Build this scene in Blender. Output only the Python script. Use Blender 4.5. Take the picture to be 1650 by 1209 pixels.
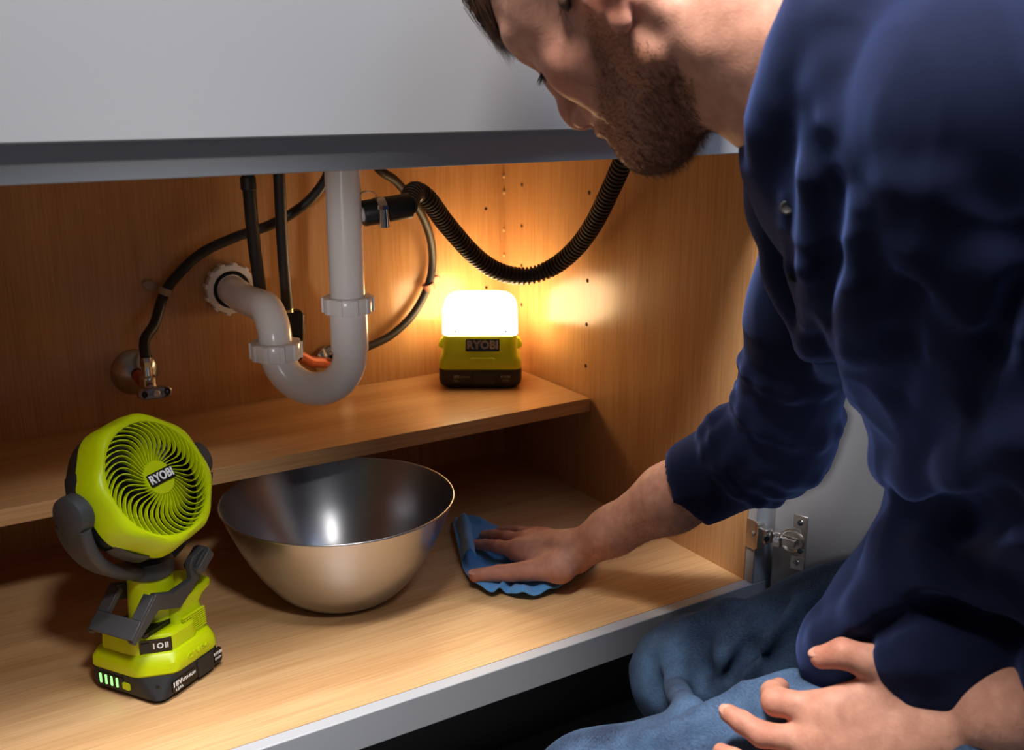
import bpy, bmesh, math, random
import numpy as np
from mathutils import Vector, Matrix

for o in list(bpy.data.objects):
    bpy.data.objects.remove(o, do_unlink=True)
SC = bpy.context.scene
COL = SC.collection
R = math.radians

# ------------------------------------------------------------------ camera
# world: x along the cabinet front, y into the cabinet, z up; the origin is the
# front right corner of the cabinet floor, metres
FPX, CU, CV = 1679.73, 825.0, 604.5
CAM = Vector((-0.93039858, -0.90069974, 0.6282405))
C_RIGHT = Vector((0.84606399, -0.53308052, 0.00093759))
C_DOWN = Vector((-0.14123763, -0.22585666, -0.96386757))
C_FWD = Vector((0.51403079, 0.81536122, -0.26638022))
cd = bpy.data.cameras.new('camera')
co = bpy.data.objects.new('camera', cd)
COL.objects.link(co)
cd.sensor_fit = 'HORIZONTAL'
cd.sensor_width = 36.0
cd.lens = 36.0 * FPX / 1650.0
cd.clip_start = 0.02
mw = Matrix((C_RIGHT, -C_DOWN, -C_FWD)).transposed().to_4x4()
mw.translation = CAM
co.matrix_world = mw
cd.dof.use_dof = True
cd.dof.focus_distance = 1.17
cd.dof.aperture_fstop = 7.0
SC.camera = co

# ------------------------------------------------------------------ light and exposure
w = bpy.data.worlds.new('room_light')
SC.world = w
w.use_nodes = True
w.node_tree.nodes['Background'].inputs[0].default_value = (0.80, 0.86, 1.0, 1)
w.node_tree.nodes['Background'].inputs[1].default_value = 0.055

def area(name, loc, target, size, power, color, sy=None):
    l = bpy.data.lights.new(name, 'AREA')
    l.energy = power
    l.color = color
    l.shape = 'RECTANGLE' if sy else 'SQUARE'
    l.size = size
    if sy:
        l.size_y = sy
    o = bpy.data.objects.new(name, l)
    COL.objects.link(o)
    o.location = loc
    o.rotation_euler = (Vector(target) - Vector(loc)).to_track_quat('-Z', 'Y').to_euler()
    return o

area('ceiling_softbox', (-0.80, -0.42, 2.05), (-0.55, 0.02, 0.0), 0.50, 84.0, (1.0, 0.97, 0.94))
area('window_daylight', (0.15, -1.15, 2.4), (-0.3, -0.4, 0.6), 0.7, 15.0, (0.55, 0.70, 1.0))
def spot(name, loc, target, power, color, size, soft):
    l = bpy.data.lights.new(name, 'SPOT')
    l.energy = power; l.color = color; l.spot_size = R(size); l.spot_blend = 0.9; l.shadow_soft_size = soft
    o = bpy.data.objects.new(name, l); COL.objects.link(o)
    o.location = loc
    o.rotation_euler = (Vector(target) - Vector(loc)).to_track_quat('-Z', 'Y').to_euler()
spot('added_spot_pipe', (-1.35, -1.0, 0.50), (-0.455, 0.34, 0.395), 24.0, (1.0, 0.96, 0.97), 11.5, 0.05)  # added narrow beam to brighten the drain pipe, not a lamp of the room
spot('added_spot_fan', (-0.75, -1.30, 1.65), (-0.70, 0.14, 0.16), 62.0, (1.0, 0.98, 0.95), 17, 0.10)  # added helper light, lifts the front of the fan
spot('added_spot_door', (-1.08, -0.95, 0.66), (0.03, -0.13, 0.20), 30.0, (1.0, 0.98, 0.98), 11, 0.05)  # invented light aimed through the gap to brighten the open door
SC.view_settings.view_transform = 'Standard'
SC.view_settings.look = 'None'
SC.view_settings.exposure = 0.0
SC.view_settings.gamma = 1.0
SC.view_settings.use_curve_mapping = False

# ------------------------------------------------------------------ helpers
def ray(u, v):
    return C_FWD + C_RIGHT * ((u - CU) / FPX) + C_DOWN * ((v - CV) / FPX)

def at(u, v, dep):
    return CAM + ray(u, v) * dep

def onp(u, v, ax, val):
    d = ray(u, v)
    return CAM + d * ((val - CAM[ax]) / d[ax])

def srgb(r, g, b):
    f = lambda c: (c / 255 / 12.92) if c / 255 <= 0.04045 else ((c / 255 + 0.055) / 1.055) ** 2.4
    return (f(r), f(g), f(b), 1.0)

def mat(name, color, rough=0.5, metal=0.0, bump=0.0, bscale=200.0, var=0.0, vscale=8.0, spec=0.5,
        coat=0.0, sss=0.0, trans=0.0, ior=1.45, sheen=0.0, stretch=None, rvar=0.0):
    m = bpy.data.materials.new(name)
    m.use_nodes = True
    nt = m.node_tree
    b = nt.nodes['Principled BSDF']
    b.inputs['Base Color'].default_value = color
    b.inputs['Roughness'].default_value = rough
    b.inputs['Metallic'].default_value = metal
    b.inputs['Specular IOR Level'].default_value = spec
    b.inputs['Coat Weight'].default_value = coat
    b.inputs['Transmission Weight'].default_value = trans
    b.inputs['IOR'].default_value = ior
    b.inputs['Sheen Weight'].default_value = sheen
    if sss:
        b.inputs['Subsurface Weight'].default_value = sss
        b.inputs['Subsurface Radius'].default_value = (0.012, 0.005, 0.003)
        b.inputs['Subsurface Scale'].default_value = 1.0
    tc = nt.nodes.new('ShaderNodeTexCoord')
    src = tc.outputs['Object']
    if stretch:
        mp = nt.nodes.new('ShaderNodeMapping')
        mp.inputs['Scale'].default_value = stretch
        nt.links.new(src, mp.inputs['Vector'])
        src = mp.outputs['Vector']
    if var:
        n = nt.nodes.new('ShaderNodeTexNoise')
        n.inputs['Scale'].default_value = vscale
        n.inputs['Detail'].default_value = 4
        nt.links.new(src, n.inputs['Vector'])
        mx = nt.nodes.new('ShaderNodeMix')
        mx.data_type = 'RGBA'
        mx.inputs['A'].default_value = tuple(c * (1 - var) for c in color[:3]) + (1,)
        mx.inputs['B'].default_value = tuple(min(1, c * (1 + var)) for c in color[:3]) + (1,)
        nt.links.new(n.outputs['Fac'], mx.inputs['Factor'])
        nt.links.new(mx.outputs['Result'], b.inputs['Base Color'])
        if rvar:
            mr = nt.nodes.new('ShaderNodeMapRange')
            mr.inputs['To Min'].default_value = rough - rvar
            mr.inputs['To Max'].default_value = rough + rvar
            nt.links.new(n.outputs['Fac'], mr.inputs['Value'])
            nt.links.new(mr.outputs['Result'], b.inputs['Roughness'])
    if bump:
        n2 = nt.nodes.new('ShaderNodeTexNoise')
        n2.inputs['Scale'].default_value = bscale
        n2.inputs['Detail'].default_value = 2
        nt.links.new(src, n2.inputs['Vector'])
        bp = nt.nodes.new('ShaderNodeBump')
        bp.inputs['Strength'].default_value = bump
        bp.inputs['Distance'].default_value = 0.001
        nt.links.new(n2.outputs['Fac'], bp.inputs['Height'])
        nt.links.new(bp.outputs['Normal'], b.inputs['Normal'])
    return m

def wood(name, axis, light, dark, rough=0.34):
    """veneer with the grain running along one axis"""
    m = bpy.data.materials.new(name)
    m.use_nodes = True
    nt = m.node_tree
    b = nt.nodes['Principled BSDF']
    b.inputs['Roughness'].default_value = rough
    b.inputs['Specular IOR Level'].default_value = 0.45
    tc = nt.nodes.new('ShaderNodeTexCoord')

    def noise(sc_long, sc_cross, detail, dist=0.0):
        mp = nt.nodes.new('ShaderNodeMapping')
        s = [sc_cross] * 3
        s[axis] = sc_long
        mp.inputs['Scale'].default_value = s
        nt.links.new(tc.outputs['Object'], mp.inputs['Vector'])
        n = nt.nodes.new('ShaderNodeTexNoise')
        n.inputs['Scale'].default_value = 1.0
        n.inputs['Detail'].default_value = detail
        n.inputs['Distortion'].default_value = dist
        nt.links.new(mp.outputs['Vector'], n.inputs['Vector'])
        return n
    n1 = noise(2.2, 26.0, 4, 0.6)
    n2 = noise(9.0, 330.0, 3)
    r1 = nt.nodes.new('ShaderNodeValToRGB')
    r1.color_ramp.elements[0].position = 0.30
    r1.color_ramp.elements[0].color = dark
    r1.color_ramp.elements[1].position = 0.66
    r1.color_ramp.elements[1].color = light
    nt.links.new(n1.outputs['Fac'], r1.inputs['Fac'])
    r2 = nt.nodes.new('ShaderNodeValToRGB')
    r2.color_ramp.elements[0].position = 0.32
    r2.color_ramp.elements[0].color = (0.80, 0.74, 0.68, 1)
    r2.color_ramp.elements[1].position = 0.58
    r2.color_ramp.elements[1].color = (1, 1, 1, 1)
    nt.links.new(n2.outputs['Fac'], r2.inputs['Fac'])
    mx = nt.nodes.new('ShaderNodeMix')
    mx.data_type = 'RGBA'
    mx.blend_type = 'MULTIPLY'
    mx.inputs['Factor'].default_value = 0.8
    nt.links.new(r1.outputs['Color'], mx.inputs['A'])
    nt.links.new(r2.outputs['Color'], mx.inputs['B'])
    nt.links.new(mx.outputs['Result'], b.inputs['Base Color'])
    bp = nt.nodes.new('ShaderNodeBump')
    bp.inputs['Strength'].default_value = 0.12
    bp.inputs['Distance'].default_value = 0.0006
    nt.links.new(n2.outputs['Fac'], bp.inputs['Height'])
    nt.links.new(bp.outputs['Normal'], b.inputs['Normal'])
    return m

def emit(name, color, strength):
    m = bpy.data.materials.new(name)
    m.use_nodes = True
    b = m.node_tree.nodes['Principled BSDF']
    b.inputs['Base Color'].default_value = (0.9, 0.9, 0.88, 1)
    b.inputs['Emission Color'].default_value = color
    b.inputs['Emission Strength'].default_value = strength
    return m

def tag(o, label=None, cat=None, group=None, kind=None):
    if label: o['label'] = label
    if cat: o['category'] = cat
    if group: o['group'] = group
    if kind: o['kind'] = kind
    return o

def thing(name, label, cat, loc=(0, 0, 0), rz=0.0, group=None):
    o = bpy.data.objects.new(name, None)
    o.empty_display_size = 0.05
    COL.objects.link(o)
    o.location = loc
    o.rotation_euler = (0, 0, rz)
    return tag(o, label, cat, group)

def smooth_mesh(me, angle=38):
    bm = bmesh.new()
    bm.from_mesh(me)
    bmesh.ops.recalc_face_normals(bm, faces=bm.faces)
    lim = R(angle)
    for f in bm.faces: f.smooth = True
    for e in bm.edges:
        if len(e.link_faces) == 2:
            e.smooth = e.calc_face_angle(0) < lim
    bm.to_mesh(me)
    bm.free()

def frame_from(z, xhint=(1, 0, 0)):
    z = Vector(z).normalized()
    x = Vector(xhint)
    x = x - z * x.dot(z)
    if x.length < 1e-5:
        x = Vector((0, 1, 0)) - z * z.y
    x.normalize()
    y = z.cross(x)
    m = Matrix((x, y, z)).transposed().to_4x4()
    return m

def rrect(hx, hy, r, n=5):
    pts = []
    r = min(r, hx * 0.999, hy * 0.999)
    for cx, cy, a0 in ((hx - r, hy - r, 0), (-hx + r, hy - r, 90), (-hx + r, -hy + r, 180), (hx - r, -hy + r, 270)):
        for i in range(n + 1):
            a = R(a0 + 90 * i / n)
            pts.append((cx + r * math.cos(a), cy + r * math.sin(a)))
    return pts

def spline(pts, n=12):
    """Catmull-Rom through the points"""
    P = [Vector(p) for p in pts]
    P = [P[0] * 2 - P[1]] + P + [P[-1] * 2 - P[-2]]
    out = []
    for i in range(1, len(P) - 2):
        a, b, c, d = P[i - 1:i + 3]
        for k in range(n):
            t = k / n
            out.append(0.5 * ((2 * b) + (c - a) * t + (2 * a - 5 * b + 4 * c - d) * t * t + (3 * b - a - 3 * c + d) * t ** 3))
    out.append(P[-2].copy())
    return out

class MB:
    def __init__(self, M=None):
        self.v = []; self.f = []; self.M = M or Matrix.Identity(4)
    def add(self, vs, fs, M=None):
        T = self.M @ M if M is not None else self.M
        k = len(self.v)
        self.v += [T @ Vector(p) for p in vs]
        self.f += [tuple(i + k for i in f) for f in fs]
        return self
    def box(self, x0, x1, y0, y1, z0, z1, M=None):
        vs = [(x, y, z) for z in (z0, z1) for y in (y0, y1) for x in (x0, x1)]
        return self.add(vs, [(0, 2, 3, 1), (4, 5, 7, 6), (0, 1, 5, 4), (2, 6, 7, 3), (0, 4, 6, 2), (1, 3, 7, 5)], M)
    def loft(self, rings, cap0=True, cap1=True, closed=True, M=None):
        n = len(rings[0]); vs = []; fs = []
        for r in rings: vs += list(r)
        for i in range(len(rings) - 1):
            for j in range(n if closed else n - 1):
                a = i * n + j; b = i * n + (j + 1) % n
                fs.append((a, b, b + n, a + n))
        if cap0: fs.append(tuple(range(n))[::-1])
        if cap1: fs.append(tuple((len(rings) - 1) * n + j for j in range(n)))
        return self.add(vs, fs, M)
    def lathe(self, prof, seg=32, M=None, cap0=False, cap1=False):
        rings = [[(r * math.cos(2 * math.pi * j / seg), r * math.sin(2 * math.pi * j / seg), z) for j in range(seg)] for r, z in prof]
        return self.loft(rings, cap0, cap1, True, M)
    def cyl(self, a, b, r, seg=20, r2=None):
        a = Vector(a); b = Vector(b)
        M = frame_from(b - a); M.translation = a
        L = (b - a).length
        return self.lathe([(r, 0), (r2 or r, L)], seg, M, True, True)
    def tube(self, path, r, seg=12, caps=True, M=None, flat=None):
        P = [Vector(p) for p in path]; n = len(P)
        rad = r if isinstance(r, (list, tuple)) else [r] * n
        T = [(P[min(i + 1, n - 1)] - P[max(i - 1, 0)]).normalized() for i in range(n)]
        up = Vector((0, 0, 1)) if abs(T[0].z) < 0.9 else Vector((1, 0, 0))
        N = (up - T[0] * up.dot(T[0])).normalized()
        rings = []
        for i in range(n):
            N = (N - T[i] * N.dot(T[i])).normalized()
            B = T[i].cross(N)
            rings.append([P[i] + (N * math.cos(2 * math.pi * j / seg) + B * math.sin(2 * math.pi * j / seg) * (flat or 1)) * rad[i] for j in range(seg)])
        return self.loft(rings, caps, caps, True, M)
    def prism(self, poly, z0, z1, M=None):
        n = len(poly)
        vs = [(x, y, z0) for x, y in poly] + [(x, y, z1) for x, y in poly]
        fs = [tuple(range(n))[::-1], tuple(range(n, 2 * n))] + [(j, (j + 1) % n, n + (j + 1) % n, n + j) for j in range(n)]
        return self.add(vs, fs, M)
    def ball(self, c, r, seg=14, rings=8, sc=(1, 1, 1)):
        prof = [(max(1e-5, r * math.sin(math.pi * i / rings)), -r * math.cos(math.pi * i / rings)) for i in range(rings + 1)]
        M = Matrix.Translation(Vector(c)) @ Matrix.Diagonal((*sc, 1))
        return self.lathe(prof, seg, M, True, True)
    def build(self, name, material, parent=None, bevel=0.0, segs=2, angle=38, subsurf=0, solid=0.0):
        me = bpy.data.meshes.new(name)
        me.from_pydata([tuple(p) for p in self.v], [], self.f)
        me.validate()
        smooth_mesh(me, angle)
        me.materials.append(material)
        o = bpy.data.objects.new(name, me)
        COL.objects.link(o)
        if parent: o.parent = parent
        if solid:
            s = o.modifiers.new('thickness', 'SOLIDIFY'); s.thickness = solid; s.offset = 0
        if bevel:
            bv = o.modifiers.new('bevel', 'BEVEL'); bv.width = bevel; bv.segments = segs; bv.limit_method = 'ANGLE'; bv.angle_limit = R(35)
        if subsurf:
            sb = o.modifiers.new('subdivision', 'SUBSURF'); sb.levels = subsurf; sb.render_levels = subsurf
        return o

def lettering(text, size, M, material, parent, name='lettering', depth=0.0002, bold=0.0, sx=1.0, space=1.0):
    """flat letters as a mesh; M maps the text plane (x right, y up) to the parent's space"""
    cu = bpy.data.curves.new(name, 'FONT')
    cu.body = text
    cu.size = size
    cu.align_x = 'CENTER'; cu.align_y = 'CENTER'
    cu.extrude = depth
    cu.offset = bold
    cu.space_character = space
    cu.resolution_u = 3
    t = bpy.data.objects.new(name, cu)
    COL.objects.link(t)
    bpy.context.view_layer.update()
    me = bpy.data.meshes.new_from_object(t.evaluated_get(bpy.context.evaluated_depsgraph_get()))
    bpy.data.objects.remove(t, do_unlink=True)
    me.transform(M @ Matrix.Diagonal((sx, 1, 1, 1)))
    me.materials.clear()
    me.materials.append(material)
    me.name = name
    o = bpy.data.objects.new(name, me)
    COL.objects.link(o)
    if parent: o.parent = parent
    return o

def copy_of(o, parent=None):
    c = o.copy()
    COL.objects.link(c)
    c.parent = parent
    return c

# ------------------------------------------------------------------ the setting
WL = srgb(216, 174, 126); WD = srgb(196, 149, 100)
M_wood_x = wood('maple_veneer_lengthwise', 0, WL, WD)
M_wood_z = wood('maple_veneer_upright', 2, srgb(206, 158, 108), srgb(194, 143, 94), 0.23)
M_hole = mat('drilled_hole', srgb(60, 30, 14), 0.9)
M_gray = mat('grey_lacquer', srgb(152, 152, 155), 0.42, bump=0.03, bscale=500)
M_gray2 = mat('grey_lacquer_frame', srgb(172, 173, 178), 0.40, bump=0.03, bscale=500)
M_toe = mat('black_toe_board', srgb(40, 40, 42), 0.6)
M_floor = mat('dark_vinyl_floor', srgb(92, 95, 98), 0.45, var=0.15, vscale=14, bump=0.1, bscale=60)
M_wall = mat('painted_plaster', srgb(190, 188, 184), 0.8, bump=0.1, bscale=120)
M_counter = mat('speckled_worktop', srgb(120, 118, 116), 0.35, var=0.35, vscale=160)
M_steel = mat('brushed_steel', srgb(190, 190, 192), 0.28, 1.0)
M_nickel = mat('nickel_plate', srgb(222, 216, 208), 0.30, 1.0)
M_chrome = mat('chrome', srgb(225, 225, 228), 0.10, 1.0)
M_brass = mat('brass_ferrule', srgb(205, 185, 140), 0.3, 1.0)

FZ = -0.166
XL = -1.02                      # left wall of the cabinet, just out of view
YB = 0.600                      # back panel
ZT = 0.640                      # underside of the worktop
tag(MB().box(-3.2, 2.6, -3.4, 0.68, FZ - 0.05, FZ).build('floor', M_floor), 'dark grey vinyl floor in front of the cabinet', 'floor', kind='structure')
tag(MB().box(-3.2, 2.6, 0.64, 0.76, FZ, 2.4).build('wall_back', M_wall), 'pale plaster wall behind the cabinet', 'wall', kind='structure')

cab = thing('sink_cabinet', 'open grey sink cabinet lined with honey coloured wood', 'cabinet')
MB().box(XL, 0, 0, YB, -0.018, 0).build('floor_panel', M_wood_x, cab)
bp = MB().box(XL, 0.018, YB, YB + 0.012, -0.018, ZT).build('back_panel', M_wood_z, cab)
sp = MB().box(0, 0.018, 0, YB, -0.018, ZT).build('side_panel', M_wood_z, cab)
MB().box(XL - 0.018, XL, 0, YB, -0.018, ZT).build('side_panel', M_wood_z, cab)
# shelf-pin holes: recessed dark discs in the side and back panels
for y, zs in ((0.545, (0.475, 0.408, 0.342, 0.276)), (0.3605, (0.477, 0.411, 0.345, 0.277, 0.211))):
    for z in zs:
        MB().cyl((0.002, y, z), (-0.0004, y, z), 0.0032, 12).build('pin_hole', M_hole, sp)
for x, z in ((-0.036, 0.433), (-0.036, 0.30)):
    MB().cyl((x, YB + 0.002, z), (x, YB - 0.0004, z), 0.0028, 12).build('pin_hole', M_hole, bp)
# little beads of glue in the corner
Mg = mat('clear_glue', srgb(225, 190, 140), 0.25)
for z, r in ((0.485, .0022), (0.458, .0026), (0.395, .002), (0.352, .002)):
    MB().ball((-0.002, YB - 0.002, z), r, 8, 6, (1, 1, 1.6)).build('glue_bead', Mg, bp)
# shelf
MB().box(XL + 0.002, -0.0025, 0.343, YB - 0.001, 0.1425, 0.1635).build('shelf', M_wood_x, cab, 0.0006)
# face frame
MB().box(XL, 0.042, -0.0165, -0.0002, -0.0402, 0.0002).build('bottom_rail', M_gray2, cab, 0.0012)
MB().box(XL, 0.0, -0.0165, -0.0002, 0.5555, ZT).build('top_rail', M_gray2, cab, 0.0012)
MB().box(0.0, 0.042, -0.0165, -0.0002, 0.0003, ZT).build('stile', M_gray2, cab, 0.0012)
MB().box(XL - 0.042, XL, -0.0165, -0.0002, -0.0402, ZT).build('stile', M_gray2, cab, 0.0012)
MB().box(XL - 0.01, -0.115, -0.0360, -0.0166, 0.5870, 0.80).build('drawer_front', M_gray, cab, 0.0015)
MB().box(XL, 0.06, 0.060, 0.072, FZ, -0.019).build('toe_board', M_toe, cab)
MB().box(XL - 0.018, 0.018, 0.061, YB, FZ, -0.0185).build('plinth', M_toe, cab)
for xa, xb in ((XL - 0.042, 0.042),):
    MB().box(xa, xb, -0.0165, 0.62, ZT, ZT + 0.165).build('top_carcass', M_gray2, cab)

# door, swung open to the right
door = MB().box(0.0, 0.40, -0.0095, 0.0095, -0.052, 0.572).build('door', M_gray, cab, 0.0015)
ang = -70.0
door.location = (0.0325, -0.0215, 0)
door.rotation_euler = (0, 0, R(ang))
# hinge, in door space: x along the door from its hinge edge, inner face at y = -0.0095
hz = 0.067
Mi = door
def hp(name, mb, m=M_nickel, bev=0.0008):
    return mb.build(name, m, Mi, bev)
mb = MB()
yi = -0.0097
for zz in (0.028, -0.028):
    mb.box(0.026, 0.045, yi - 0.0022, yi, hz + zz - 0.0095, hz + zz + 0.0095)
mb.box(0.036, 0.045, yi - 0.002, yi, hz - 0.03, hz + 0.03)
hp('hinge_wing', mb)
mb = MB(); Mf = Matrix.Translation((0.0265, yi, hz)) @ Matrix.Rotation(R(90), 4, 'X')
mb.lathe([(0.0165, 0), (0.0165, 0.0028), (0.0148, 0.0034), (0.0135, 0.0028), (0.0135, 0.0003), (1e-4, 0.0003)], 32, Mf)
hp('hinge_cup', mb, M_nickel, 0)
mb = MB()
mb.box(0.008, 0.032, yi - 0.0075, yi - 0.0015, hz - 0.0065, hz + 0.0035)
mb.box(0.003, 0.014, yi - 0.011, yi - 0.004, hz - 0.010, hz + 0.010)
hp('hinge_arm', mb)
for x, z in ((0.0355, hz + 0.028), (0.034, hz - 0.028), (0.0385, hz - 0.010), (0.009, hz + 0.001)):
    yy = yi - (0.011 if x < 0.02 else 0.0022)
    s = MB().cyl((x, yy, z), (x, yy - 0.0014, z), 0.0038, 16)
    s.box(x - 0.0024, x + 0.0024, yy - 0.0017, yy - 0.0013, z - 0.0005, z + 0.0005)
    s.box(x - 0.0005, x + 0.0005, yy - 0.0017, yy - 0.0013, z - 0.0024, z + 0.0024)
    hp('hinge_screw', s, M_chrome, 0)
st = [o for o in cab.children if o.name.startswith('stile')][0]
MB().box(-0.0016, 0.0, -0.0185, -0.0005, 0.049, 0.089).build('hinge_plate', M_nickel, st, 0.0006)
MB().box(-0.0016, 0.010, -0.0215, -0.0166, 0.052, 0.086).build('hinge_bracket', M_nickel, st, 0.0006)
MB().box(0.004, 0.018, -0.030, -0.0170, 0.060, 0.080).build('hinge_knuckle', M_nickel, st, 0.001)
MB().cyl((-0.0016, -0.0105, 0.070), (-0.0034, -0.0105, 0.070), 0.0045, 18).build('hinge_screw', M_chrome, st)
MB().cyl((0.0055, -0.029, 0.0695), (0.0035, -0.0325, 0.0695), 0.0038, 16).build('hinge_screw', M_chrome, st)

MB().box(-1.3, 0.3, -0.045, 0.638, 0.806, 0.846).build('worktop', M_counter, cab, 0.004)

# ------------------------------------------------------------------ plumbing
M_pvc = mat('white_pvc', srgb(236, 232, 230), 0.22, sss=0.05, spec=0.5)
M_rubber = mat('black_rubber_hose', srgb(34, 32, 32), 0.48, bump=0.15, bscale=400)
M_corr = mat('dark_corrugated_plastic', srgb(38, 35, 34), 0.42)
M_blk = mat('black_plastic', srgb(22, 22, 23), 0.4)
M_clip = mat('clear_plastic_clip', srgb(225, 205, 185), 0.2, trans=0.6)
M_copper = mat('copper_stub', srgb(196, 110, 84), 0.35, 0.6)

def slip_nut(c, axis, r, h, parent, lugs=10, name='slip_nut'):
    M = frame_from(axis); M.translation = Vector(c)
    mb = MB(M)
    mb.lathe([(r * 0.80, -h * .5), (r * .97, -h * .5), (r, -h * .42), (r, h * .42), (r * .97, h * .5), (r * .80, h * .5)], 40, None, True, True)
    for k in range(lugs):
        a = 2 * math.pi * k / lugs + 0.2
        Rm = Matrix.Rotation(a, 4, 'Z')
        mb.box(r * .96, r * 1.075, -0.0035, 0.0035, -h * .47, h * .47, Rm)
    return mb.build(name, M_pvc, parent, 0.0006)

trap = thing('drain_pipe', 'white plastic sink drain with a curved trap running to the back panel', 'pipe', (-0.405, 0.33, 0.24))
TO = Vector((-0.405, 0.33, 0.24))
def loc(p): return Vector(p) - TO
T0 = Vector((-0.405, 0.33, 0)); T1 = Vector((-0.480, 0.400, 0))
Um = (T0 + T1) / 2; Ud = (T0 - T1).normalized(); Ur = (T0 - T1).length / 2
RP = 0.0225
MB().cyl(loc((-0.405, 0.33, 0.345)), loc((-0.405, 0.33, 0.572)), RP, 40).build('tailpiece', M_pvc, trap)
# branch stub towards the dishwasher hose
BR = Vector((0.86, -0.10, 0.10)).normalized()
b0 = Vector((-0.405, 0.33, 0.470))
MB().tube([loc(b0), loc(b0 + BR * 0.045)], 0.0105, 20).build('branch_stub', M_pvc, trap)
MB().lathe([(RP, 0), (0.036, 0.0), (0.037, 0.003), (0.037, 0.008), (0.030, 0.012)], 40, Matrix.Translation(loc((-0.405, 0.33, 0.5475))), True, True).build('sink_flange', M_steel, trap)
slip_nut(loc((-0.405, 0.33, 0.358)), (0, 0, 1), 0.0315, 0.021, trap)
# lower socket and U bend
MB().lathe([(RP * .98, -0.053), (0.0242, -0.053), (0.0244, -0.05), (0.0244, 0.0), (RP, 0.0)], 40, Matrix.Translation(loc((-0.405, 0.33, 0.350)))).build('socket', M_pvc, trap)
zc = 0.2925
path = [T0 + Vector((0, 0, 0.345)), T0 + Vector((0, 0, 0.32))]
for i in range(33):
    a = math.pi * i / 32
    path.append(Um + Ud * (Ur * math.cos(a)) + Vector((0, 0, zc - Ur * math.sin(a))))
path.append(T1 + Vector((0, 0, 0.297)))
MB().tube([loc(p) for p in path], RP, 36).build('u_bend', M_pvc, trap)
slip_nut(loc((T1.x, T1.y, 0.292)), (0, 0, 1), 0.0325, 0.023, trap)
W0 = Vector((-0.478, 0.598, 0.336))
el = [T1 + Vector((0, 0, 0.290)), T1 + Vector((0, 0, 0.300))]
rb = 0.042
for i in range(17):
    a = R(82) * i / 16
    d = Vector((W0.x - T1.x, W0.y - T1.y, 0)).normalized()
    el.append(T1 + Vector((0, 0, 0.302)) + d * (rb - rb * math.cos(a)) + Vector((0, 0, rb * math.sin(a))))
el += [el[-1].lerp(W0, .5), W0]
el[-1].z = el[-2].z + 0.004
MB().tube([loc(p) for p in el], RP * 0.97, 36).build('trap_arm', M_pvc, trap)
Wc = el[-1].copy()
slip_nut(loc((Wc.x, 0.588, Wc.z)), (0, 1, 0), 0.036, 0.016, trap, 12, 'wall_nut')
Mw = Matrix.Translation(loc((Wc.x, 0.580, Wc.z))) @ Matrix.Rotation(R(-90), 4, 'X')
MB().lathe([(0.0220, 0), (0.0275, 0), (0.0275, 0.003), (0.0220, 0.003)], 36, Mw).build('rubber_gasket', M_blk, trap)

def hose(name, label, pts, r, m, n=14, cat='hose', parts=True):
    P = spline(pts, n)
    t = thing(name, label, cat, tuple(P[0]))
    q = [p - P[0] for p in P]
    MB().tube(q, r, 14).build('hose_body', m, t)
    return t, q

# two straight supply hoses coming down from the tap
h1, q = hose('supply_hose', 'straight black supply hose left of its twin, ending behind the white trap elbow', [(-0.487, 0.45, 0.585), (-0.486, 0.45, 0.517), (-0.476, 0.475, 0.43), (-0.462, 0.50, 0.345), (-0.452, 0.52, 0.30)], 0.0088, M_rubber)
MB().lathe([(0.0092, 0), (0.0102, 0.001), (0.0102, 0.016), (0.0092, 0.017)], 20, Matrix.Translation(Vector((-0.4865, 0.45, 0.498)) - Vector((-0.487, 0.45, 0.585)))).build('crimp_ring', M_rubber, h1)
h2, q = hose('supply_hose', 'straight black supply hose right of its twin, ending in a black valve block', [(-0.446, 0.45, 0.585), (-0.444, 0.45, 0.515), (-0.436, 0.475, 0.42), (-0.4255, 0.50, 0.325)], 0.0080, M_rubber)
vb = thing('valve_block', 'black plastic valve block partly hidden behind the trap', 'valve', (-0.414, 0.515, 0.282))
MB().loft([[(x, y, z) for x, y in rrect(0.0135 * s, 0.012 * s, 0.004)] for z, s in ((-0.038, .8), (-0.033, 1), (0.030, 1), (0.036, .75))], M=Matrix.Rotation(R(4), 4, 'Y')).build('housing', M_blk, vb, 0.0008)
MB().cyl((-0.008, -0.012, 0.036), (-0.008, -0.012, 0.046), 0.006, 14).build('ferrule', M_brass, vb)
MB().tube([(0.004, 0.0, -0.03), (0.035, 0.03, -0.052), (0.075, 0.058, -0.066)], 0.0085, 14).build('stub_pipe', M_copper, vb)
MB().lathe([(0.008, 0), (0.030, 0.0), (0.029, 0.004), (0.018, 0.011), (0.010, 0.013)], 30, Matrix.Translation((0.092, 0.0835, -0.073)) @ Matrix.Rotation(R(90), 4, 'X')).build('escutcheon', M_chrome, vb)

# left stop valve with its hose
sv = thing('stop_valve', 'chrome stop valve with an oval handle and round wall plate', 'valve', (-0.621, 0.5995, 0.236))
MB().lathe([(0.009, 0.0165), (0.0135, 0.015), (0.026, 0.009), (0.0325, 0.002), (0.0330, 0.0)], 40, Matrix.Rotation(R(90), 4, 'X'), False, True).build('wall_plate', M_steel, sv)
VX = Vector((0.006, -0.052, -0.006))
MB().tube([(0, -0.002, 0), (0.0, -0.045, -0.003), VX], 0.0085, 18).build('stub_pipe', M_copper, sv)
MB().lathe([(0.008, -0.012), (0.0115, -0.010), (0.0115, 0.010), (0.0075, 0.013), (0.0075, 0.026)], 20, Matrix.Translation(VX), True, True).build('valve_body', M_chrome, sv)
MB().cyl(VX, VX + Vector((0.002, -0.026, -0.010)), 0.0052, 14).build('stem', M_chrome, sv)
hc = VX + Vector((0.001, -0.028, -0.006))
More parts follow.
